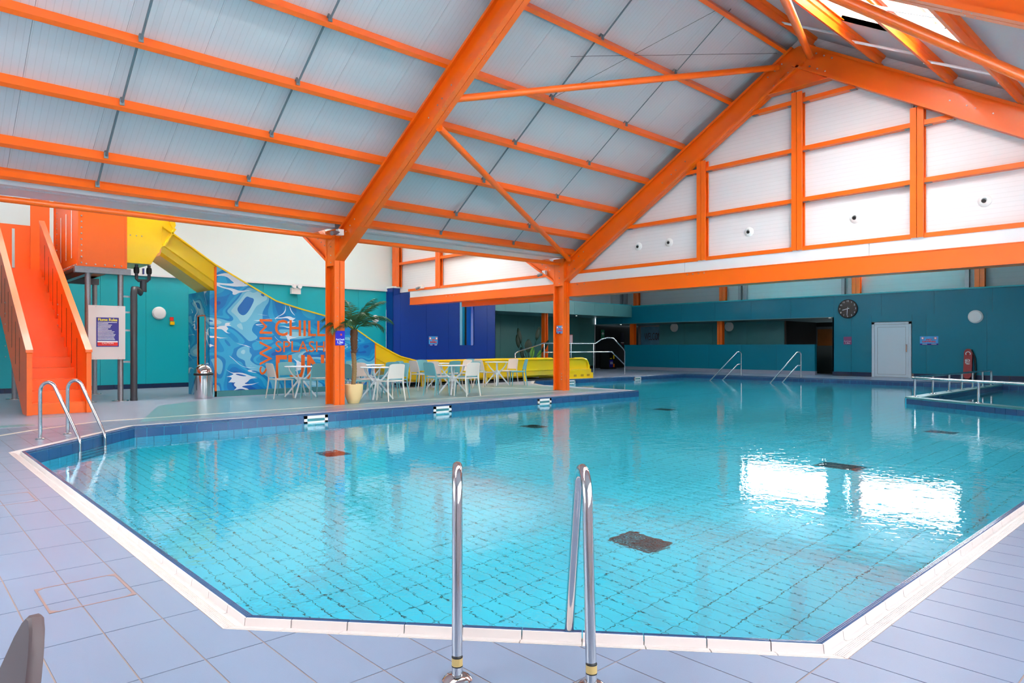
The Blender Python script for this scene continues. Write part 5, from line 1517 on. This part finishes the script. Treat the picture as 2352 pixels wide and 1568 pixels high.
# call point
p = onY(394, 738, 21.8)
cp = thing('alarm_point', 'small red and yellow alarm point on the teal wall', 'alarm', p)
MB().box(p[0] - 0.05, p[0] + 0.05, 21.77, 21.8, p[2] + 0.02, p[2] + 0.13).obj('red_sign', 'sign_red', cp)
MB().box(p[0] - 0.05, p[0] + 0.06, 21.72, 21.8, p[2] - 0.10, p[2]).obj('yellow_box', 'yellow', cp)
# pool depth sign on the palm column
M['sign_royal'] = mat('sign_royal_blue', (28, 22, 200), 0.35)
ps = thing('depth_sign', 'blue Pool Depth 1.2m sign on the column beside the palm', 'sign', (C1X, 12.79, 1.2))
zc = 1.2 - (776 - HORIZON) / F_PX * 14.15
x0, x1 = C1X - 0.105, C1X + 0.105
MB().box(x0, x1, 12.78, 12.795, zc - 0.15, zc + 0.15).obj('plate', 'sign_royal', ps)
text(ps, 'Pool Depth', (C1X, 12.778, zc - 0.035), (1, 0, 0), (0, 0, 1), 0.05, 'sign_white', bold=0.001, fit=(0.185, 0.045))
text(ps, '1.2m', (C1X, 12.778, zc - 0.085), (1, 0, 0), (0, 0, 1), 0.06, 'sign_white', bold=0.002, fit=(0.13, 0.055))
MB().box(C1X - 0.03, C1X + 0.03, 12.777, 12.781, zc - 0.135, zc - 0.128).obj('small_print', 'sign_white', ps)
MB().lathe([(0.022, -0.003), (0.022, 0)], 14, (C1X + 0.02, 12.78, zc + 0.07), 'y').obj('round_emblem', mat('emblem_pink', (235, 90, 90), 0.5), ps)
# warning signs
def warn(loc, axis, w, h, l1, l2, label, sx=1):
    t = thing('warning_sign', label, 'sign', loc, 0)
    X_, Y_, Z_ = loc
    d = 0.012
    M.setdefault('sign_sky', mat('sign_sky', (64, 160, 224), 0.35, vary=0.3, vscale=7))
    def bx(m_, a0, a1, z0, z1, dd):
        if axis == 'x': return m_.box(X_ - d - dd, X_ - dd, Y_ - a1, Y_ - a0, Z_ + z0, Z_ + z1)
        return m_.box(X_ + a0, X_ + a1, Y_ - d - dd, Y_ - dd, Z_ + z0, Z_ + z1)
    bx(MB(), -w / 2, w / 2, -h / 2, h / 2, 0).obj('plate', 'sign_sky', t)
    bx(MB(), -w / 2, w / 2, -h / 2, -h / 2 + h * 0.17, 0.001).obj('blue_strip', 'sign_blue', t)
    xd = (0, -1, 0) if axis == 'x' else (1, 0, 0)
    q = lambda a, z, e: (X_ - d - e, Y_ - a, Z_ + z) if axis == 'x' else (X_ + a, Y_ - d - e, Z_ + z)
    text(t, l1, q(0, h * 0.12, 0.002), xd, (0, 0, 1), h * 0.3, 'sign_red', bold=0.004, fit=(w * 0.30, h * 0.17))
    text(t, l2, q(0, -h * 0.11, 0.002), xd, (0, 0, 1), h * 0.3, 'sign_red', bold=0.004, fit=(w * 0.72, h * 0.19))
    for s in (-1, 1):
        c = q(s * w * 0.35, h * 0.28, 0.0)
        MB().lathe([(h * 0.15, -0.004), (h * 0.15, 0)], 18, c, axis).obj('red_ring', 'sign_red', t)
        MB().lathe([(h * 0.10, -0.006), (h * 0.10, 0)], 18, c, axis).obj('ring_centre', 'sign_white', t)
    for a in (-w * 0.22, w * 0.28): bx(MB(), a - w * 0.15, a + w * 0.12, -h / 2 + h * 0.06, -h / 2 + h * 0.11, 0.003).obj('small_print', 'sign_white', t)
warn(onX(2134, 782, FX), 'x', 0.62, 0.33, 'NO', 'DIVING', 'NO DIVING sign on the far wall right of the door')
warn(onY(995, 783, 21.35), 'y', 0.42, 0.36, 'NO', 'RUNNING', 'NO RUNNING sign on the blue wall')
warn((C2X - 0.055, 12.995, 1.2 - (757 - HORIZON) / F_PX * 18.98), 'x', 0.26, 0.22, 'NO', 'DIVING', 'small warning sign on the peninsula column')
p = onX(1947, 782, FX)
t = thing('depth_sign', 'small purple Pool Depth 1.2m sign below the clock', 'sign', p)
M['sign_purple'] = mat('sign_purple', (132, 66, 116), 0.4)
MB().box(FX - 0.012, FX, p[1] - 0.16, p[1] + 0.16, p[2] - 0.16, p[2] + 0.16).obj('plate', 'sign_purple', t)
text(t, 'Pool Depth', (FX - 0.014, p[1], p[2] - 0.03), (0, -1, 0), (0, 0, 1), 0.06, 'sign_white', fit=(0.26, 0.05))
text(t, '1.2m', (FX - 0.014, p[1], p[2] - 0.10), (0, -1, 0), (0, 0, 1), 0.08, 'sign_white', fit=(0.17, 0.06))
# clock
p = onX(1948, 709, FX)
ck = thing('wall_clock', 'round black wall clock with white hands above the depth sign', 'clock', p)
R_ = 0.39
MB().lathe([(R_, 0), (R_, -0.04), (R_ * 0.95, -0.055), (R_ * 0.93, -0.045)], 40, p, 'x').obj('case', mat('black_clock', (18, 14, 20), 0.25), ck, True)
for i in range(12):
    a = i * math.pi / 6
    c = (FX - 0.056, p[1] - math.sin(a) * R_ * 0.80, p[2] + math.cos(a) * R_ * 0.80)
    text(ck, str(i if i else 12), c, (0, -1, 0), (0, 0, 1), 0.10, 'sign_white', 'numeral')
def hand(a, L, w):
    d = Vector((0, -math.sin(a), math.cos(a))); s = Vector((0, math.cos(a), math.sin(a))) * w
    o_ = Vector(p) + Vector((-0.062, 0, 0))
    MB().prism([o_ - d * 0.07 - s, o_ + d * L - s, o_ + d * L + s, o_ - d * 0.07 + s], (-0.006, 0, 0)).obj('hand', 'sign_white', ck)
hand(math.radians(184), 0.28, 0.011); hand(math.radians(256), 0.21, 0.014)
# rescue tube leaning on the far wall
p = onX(2221, 868, FX - 0.25)
rt = thing('rescue_tube', 'red lifeguard rescue tube marked GUARD leaning on the far wall', 'rescue tube', (FX - 0.2, p[1], 0))
M['rescue'] = mat('rescue_red', (150, 14, 24), 0.45)
yb = p[1]
prof = [(-0.11, 0.10), (-0.13, 0.20), (-0.13, 1.0), (-0.11, 1.08), (-0.05, 1.13), (0.05, 1.13), (0.11, 1.08), (0.13, 1.0), (0.13, 0.20), (0.11, 0.10), (0.05, 0.04), (-0.05, 0.04)]
MB().prism([(FX - 0.26 + 0.16 * z, yb + a, z) for a, z in prof], (0.12, 0, 0)).obj('tube_body', 'rescue', rt)
text(rt, 'GUARD', (FX - 0.265 + 0.16 * 0.58, yb, 0.58), (0.16, 0, -1), (0, -1, 0), 0.2, 'sign_white', bold=0.006, fit=(0.36, 0.16))
MB().lathe([(0.085, -0.004), (0.085, 0)], 20, (FX - 0.262 + 0.16 * 0.95, yb, 0.95), 'x').obj('round_badge', 'sign_white', rt)
MB().lathe([(0.06, -0.007), (0.06, 0)], 20, (FX - 0.262 + 0.16 * 0.95, yb, 0.95), 'x').obj('badge_centre', 'rescue', rt)
MB().tube([(FX - 0.08, yb - 0.1, 1.10), (FX - 0.06, yb - 0.2, 0.8), (FX - 0.08, yb - 0.24, 0.3), (FX - 0.15, yb - 0.2, 0.02), (FX - 0.25, yb + 0.1, 0.01)], 0.03, 8).obj('strap', 'dark', rt, True)
# big-leaf plant behind the guard rail
bp_ = thing('leafy_plant', 'dark strelitzia-like plant with broad upright leaves behind the guard rail', 'plant', (21.4, 22.0, 0))
M['leaf_dark'] = mat('dark_leaf', (20, 52, 30), 0.35, vary=0.2, vscale=4); M['leaf_light'] = mat('light_leaf', (110, 180, 60), 0.4)
MB().lathe([(0.16, 0), (0.22, 0.35), (0.2, 0.36)], 18, (21.4, 22.0, 0)).obj('pot', 'dark', bp_, True)
lx = Vector((math.sin(A_DIR), -math.cos(A_DIR), 0))
for k_, (ox, z0, z1, tilt, w_, mm) in enumerate(((-0.42, 1.35, 2.05, -0.25, 0.10, 'leaf_dark'), (-0.52, 1.15, 1.75, -0.1, 0.10, 'leaf_dark'), (-0.05, 0.95, 1.55, 0.05, 0.17, 'leaf_dark'), (0.35, 1.5, 2.1, 0.3, 0.10, 'leaf_dark'),
                                    (0.62, 0.95, 1.5, 0.7, 0.08, 'leaf_dark'), (0.35, 0.45, 1.05, 0.45, 0.09, 'leaf_light'), (-0.3, 0.6, 1.2, -0.2, 0.09, 'leaf_dark'), (0.12, 0.7, 1.2, 0.1, 0.1, 'leaf_light'))):
    b0 = Vector((21.4, 22.0, 0.3))
    a_ = b0 + lx * ox * 0.9 + Vector((0, 0, z0 - 0.3)); e_ = b0 + lx * (ox + tilt * 0.35) + Vector((0, 0, z1 - 0.3))
    m_ = MB(); m_.tube([b0, b0.lerp(a_, 0.5) + Vector((0, 0, 0.1)), a_], 0.012, 6)
    d = (e_ - a_); sdir = (lx - d.normalized() * lx.dot(d.normalized())).normalized(); nn = d.cross(sdir).normalized() * 0.03
    loop = []
    for q in range(9):
        t_ = q / 8; hw = w_ * math.sin(math.pi * (0.04 + 0.92 * t_)) ** 0.7
        loop.append((a_ + d * t_, hw))
    o_ = len(m_.v)
    for c_, hw in loop: m_.v += [tuple(c_ - sdir * hw + nn), tuple(c_), tuple(c_ + sdir * hw + nn)]
    for q in range(8):
        for s in (0, 1): m_.f.append((o_ + q * 3 + s, o_ + q * 3 + s + 1, o_ + q * 3 + s + 4, o_ + q * 3 + s + 3))
    m_.obj('leaf', mm, bp_, True)
# first aid sign, dark vending box, dark poster, pale notice
p = onX(1384, 772, 27.5); p = onY(1384, 766, 24.97)
t = thing('first_aid_sign', 'green sign with a white cross in the recess', 'sign', p)
M['sign_green'] = mat('sign_green', (24, 122, 84), 0.4)
MB().box(p[0] - 0.14, p[0] + 0.14, 24.95, 24.97, p[2] - 0.28, p[2] + 0.22).obj('plate', 'sign_green', t)
cr = MB(); cr.box(p[0] - 0.10, p[0] + 0.10, 24.945, 24.95, p[2] - 0.03, p[2] + 0.03); cr.box(p[0] - 0.03, p[0] + 0.03, 24.944, 24.95, p[2] - 0.10, p[2] + 0.10); cr.obj('cross', 'sign_white', t)
p = onY(1407, 846, 23.6)
t = thing('float_store', 'black storage box holding blue and yellow floats by the low wall', 'storage box', (p[0], 23.6, 0))
bb = MB(); bb.box(p[0] - 0.32, p[0] + 0.32, 23.6, 24.2, 0, 0.05); bb.box(p[0] - 0.32, p[0] - 0.27, 23.6, 24.2, 0, 0.95); bb.box(p[0] + 0.27, p[0] + 0.32, 23.6, 24.2, 0, 0.95); bb.box(p[0] - 0.32, p[0] + 0.32, 24.15, 24.2, 0, 0.95); bb.box(p[0] - 0.32, p[0] + 0.32, 23.6, 24.2, 0.9, 0.95); bb.obj('case', 'dark', t)
MB().box(p[0] - 0.2, p[0] + 0.06, 23.62, 23.66, 0.1, 0.5).obj('blue_float', 'sign_blue', t)
text(t, '000', (p[0] - 0.07, 23.615, 0.33), (1, 0, 0), (0, 0, 1), 0.16, 'sign_white', 'float_marking', fit=(0.22, 0.14))
MB().box(p[0] - 0.16, p[0] - 0.04, 23.62, 23.66, 0.55, 0.60).obj('yellow_float', 'yellow', t); MB().box(p[0] + 0.12, p[0] + 0.18, 23.62, 23.66, 0.55, 0.75).obj('yellow_float', 'yellow', t); MB().box(p[0] + 0.12, p[0] + 0.19, 23.62, 23.66, 0.1, 0.28).obj('orange_float', 'orange', t)
p = onY(1429, 778, 24.96)
t = thing('poster', 'dark poster in the shaded recess beside the low wall', 'poster', p)
MB().box(p[0] - 0.16, p[0] + 0.16, 24.94, 24.97, p[2] - 0.36, p[2] + 0.36).obj('sheet', mat('poster_navy', (14, 10, 40), 0.4), t)
MB().box(p[0] - 0.14, p[0] + 0.14, 24.935, 24.94, p[2] - 0.24, p[2] - 0.21).obj('white_text_line', 'sign_white', t); MB().box(p[0] - 0.06, p[0] + 0.08, 24.935, 24.94, p[2] - 0.31, p[2] - 0.28).obj('red_text_line', 'sign_red', t)
p = onY(1310, 779, 22.6)
t = thing('notice', 'pale pink notice sheet beside the peninsula column', 'notice', p)
MB().box(p[0] - 0.12, p[0] + 0.12, 22.55, 22.57, p[2] - 0.24, p[2] + 0.24).obj('sheet', mat('notice_frame', (150, 60, 50), 0.5), t)
MB().box(p[0] - 0.10, p[0] + 0.10, 22.545, 22.55, p[2] - 0.21, p[2] + 0.21).obj('paper', mat('notice_paper', (232, 190, 190), 0.6), t)

# access covers in the deck
for (x0, x1, y0, y1, l) in ((0.56, 0.914, 3.67, 4.085, 'recessed deck access cover with metal frame, nearest the camera'), (0.56, 0.908, 6.42, 6.88, 'recessed deck access cover by the left pool edge')):
    t = thing('access_cover', l, 'access cover', ((x0 + x1) / 2, (y0 + y1) / 2, 0), 0, 'access covers in the deck')
    M.setdefault('cover_frame', mat('brass_frame', (166, 140, 134), 0.45, 0.5))
    w = 0.010
    f_ = MB(); f_.box(x0, x1, y0, y0 + w, -0.002, 0.0016); f_.box(x0, x1, y1 - w, y1, -0.002, 0.0016); f_.box(x0, x0 + w, y0, y1, -0.002, 0.0016); f_.box(x1 - w, x1, y0, y1, -0.002, 0.0016)
    f_.obj('frame', 'cover_frame', t)
    for cx_, cy_, sx, sy in ((x0, y0, 1, 1), (x1, y0, -1, 1), (x0, y1, 1, -1), (x1, y1, -1, -1)):
        MB().prism([(cx_, cy_, 0), (cx_ + sx * 0.05, cy_, 0), (cx_, cy_ + sy * 0.05, 0)], (0, 0, 0.0018)).obj('corner_plate', 'cover_frame', t)
# floodlight cameras on the steelwork
def cam_unit(loc, d, label):
    t = thing('security_camera', label, 'camera', loc)
    l_ = Vector(loc); d = Vector(d).normalized()
    MB().box(l_.x - 0.06, l_.x + 0.06, l_.y - 0.06, l_.y + 0.06, l_.z - 0.06, l_.z + 0.06).obj('junction_box', 'white', t)
    MB().tube([l_ + Vector((-0.02, -0.03, 0)), l_ + Vector((-0.02, -0.03, 0)) + d * 0.12], 0.025, 8).obj('bracket', 'galv', t, True)
    q_ = l_ + Vector((-0.02, -0.03, 0)) + d * 0.12
    MB().tube([q_, q_ + d * 0.12], 0.045, 12).obj('camera_body', 'galv', t, True)
cam_unit((6.85, 12.55, 3.52), (-0.8, -0.3, -0.2), 'grey camera with junction box at the head of the palm column')
MB().tube([(6.85, 12.55, 3.58), (6.84, 12.5, 3.68), (6.85, 12.6, 3.78), (6.88, 12.7, 3.80)], 0.008, 6)
cam_unit((13.85, 13.6, 3.3), (-0.4, 0.8, -0.3), 'grey camera on the girt just left of the peninsula column')
cam_unit((13.85, 19.6, 3.3), (-0.4, 0.8, -0.3), 'grey camera on the girt above the blue wall')
# suspension wires under the roof
for a, b, l in (((11.3, 6.6, 7.4), (9.35, 9.0, 5.9), 'thin wire hanging from the ridge to the third sag rod'), ((13.7, 6.7, 7.3), (9.0, 8.2, 6.35), 'thin wire along the left roof slope near the apex')):
    t = thing('wire', l, 'wire', a); MB().tube([a, b], 0.004, 5).obj('strand', 'black_pipe', t)
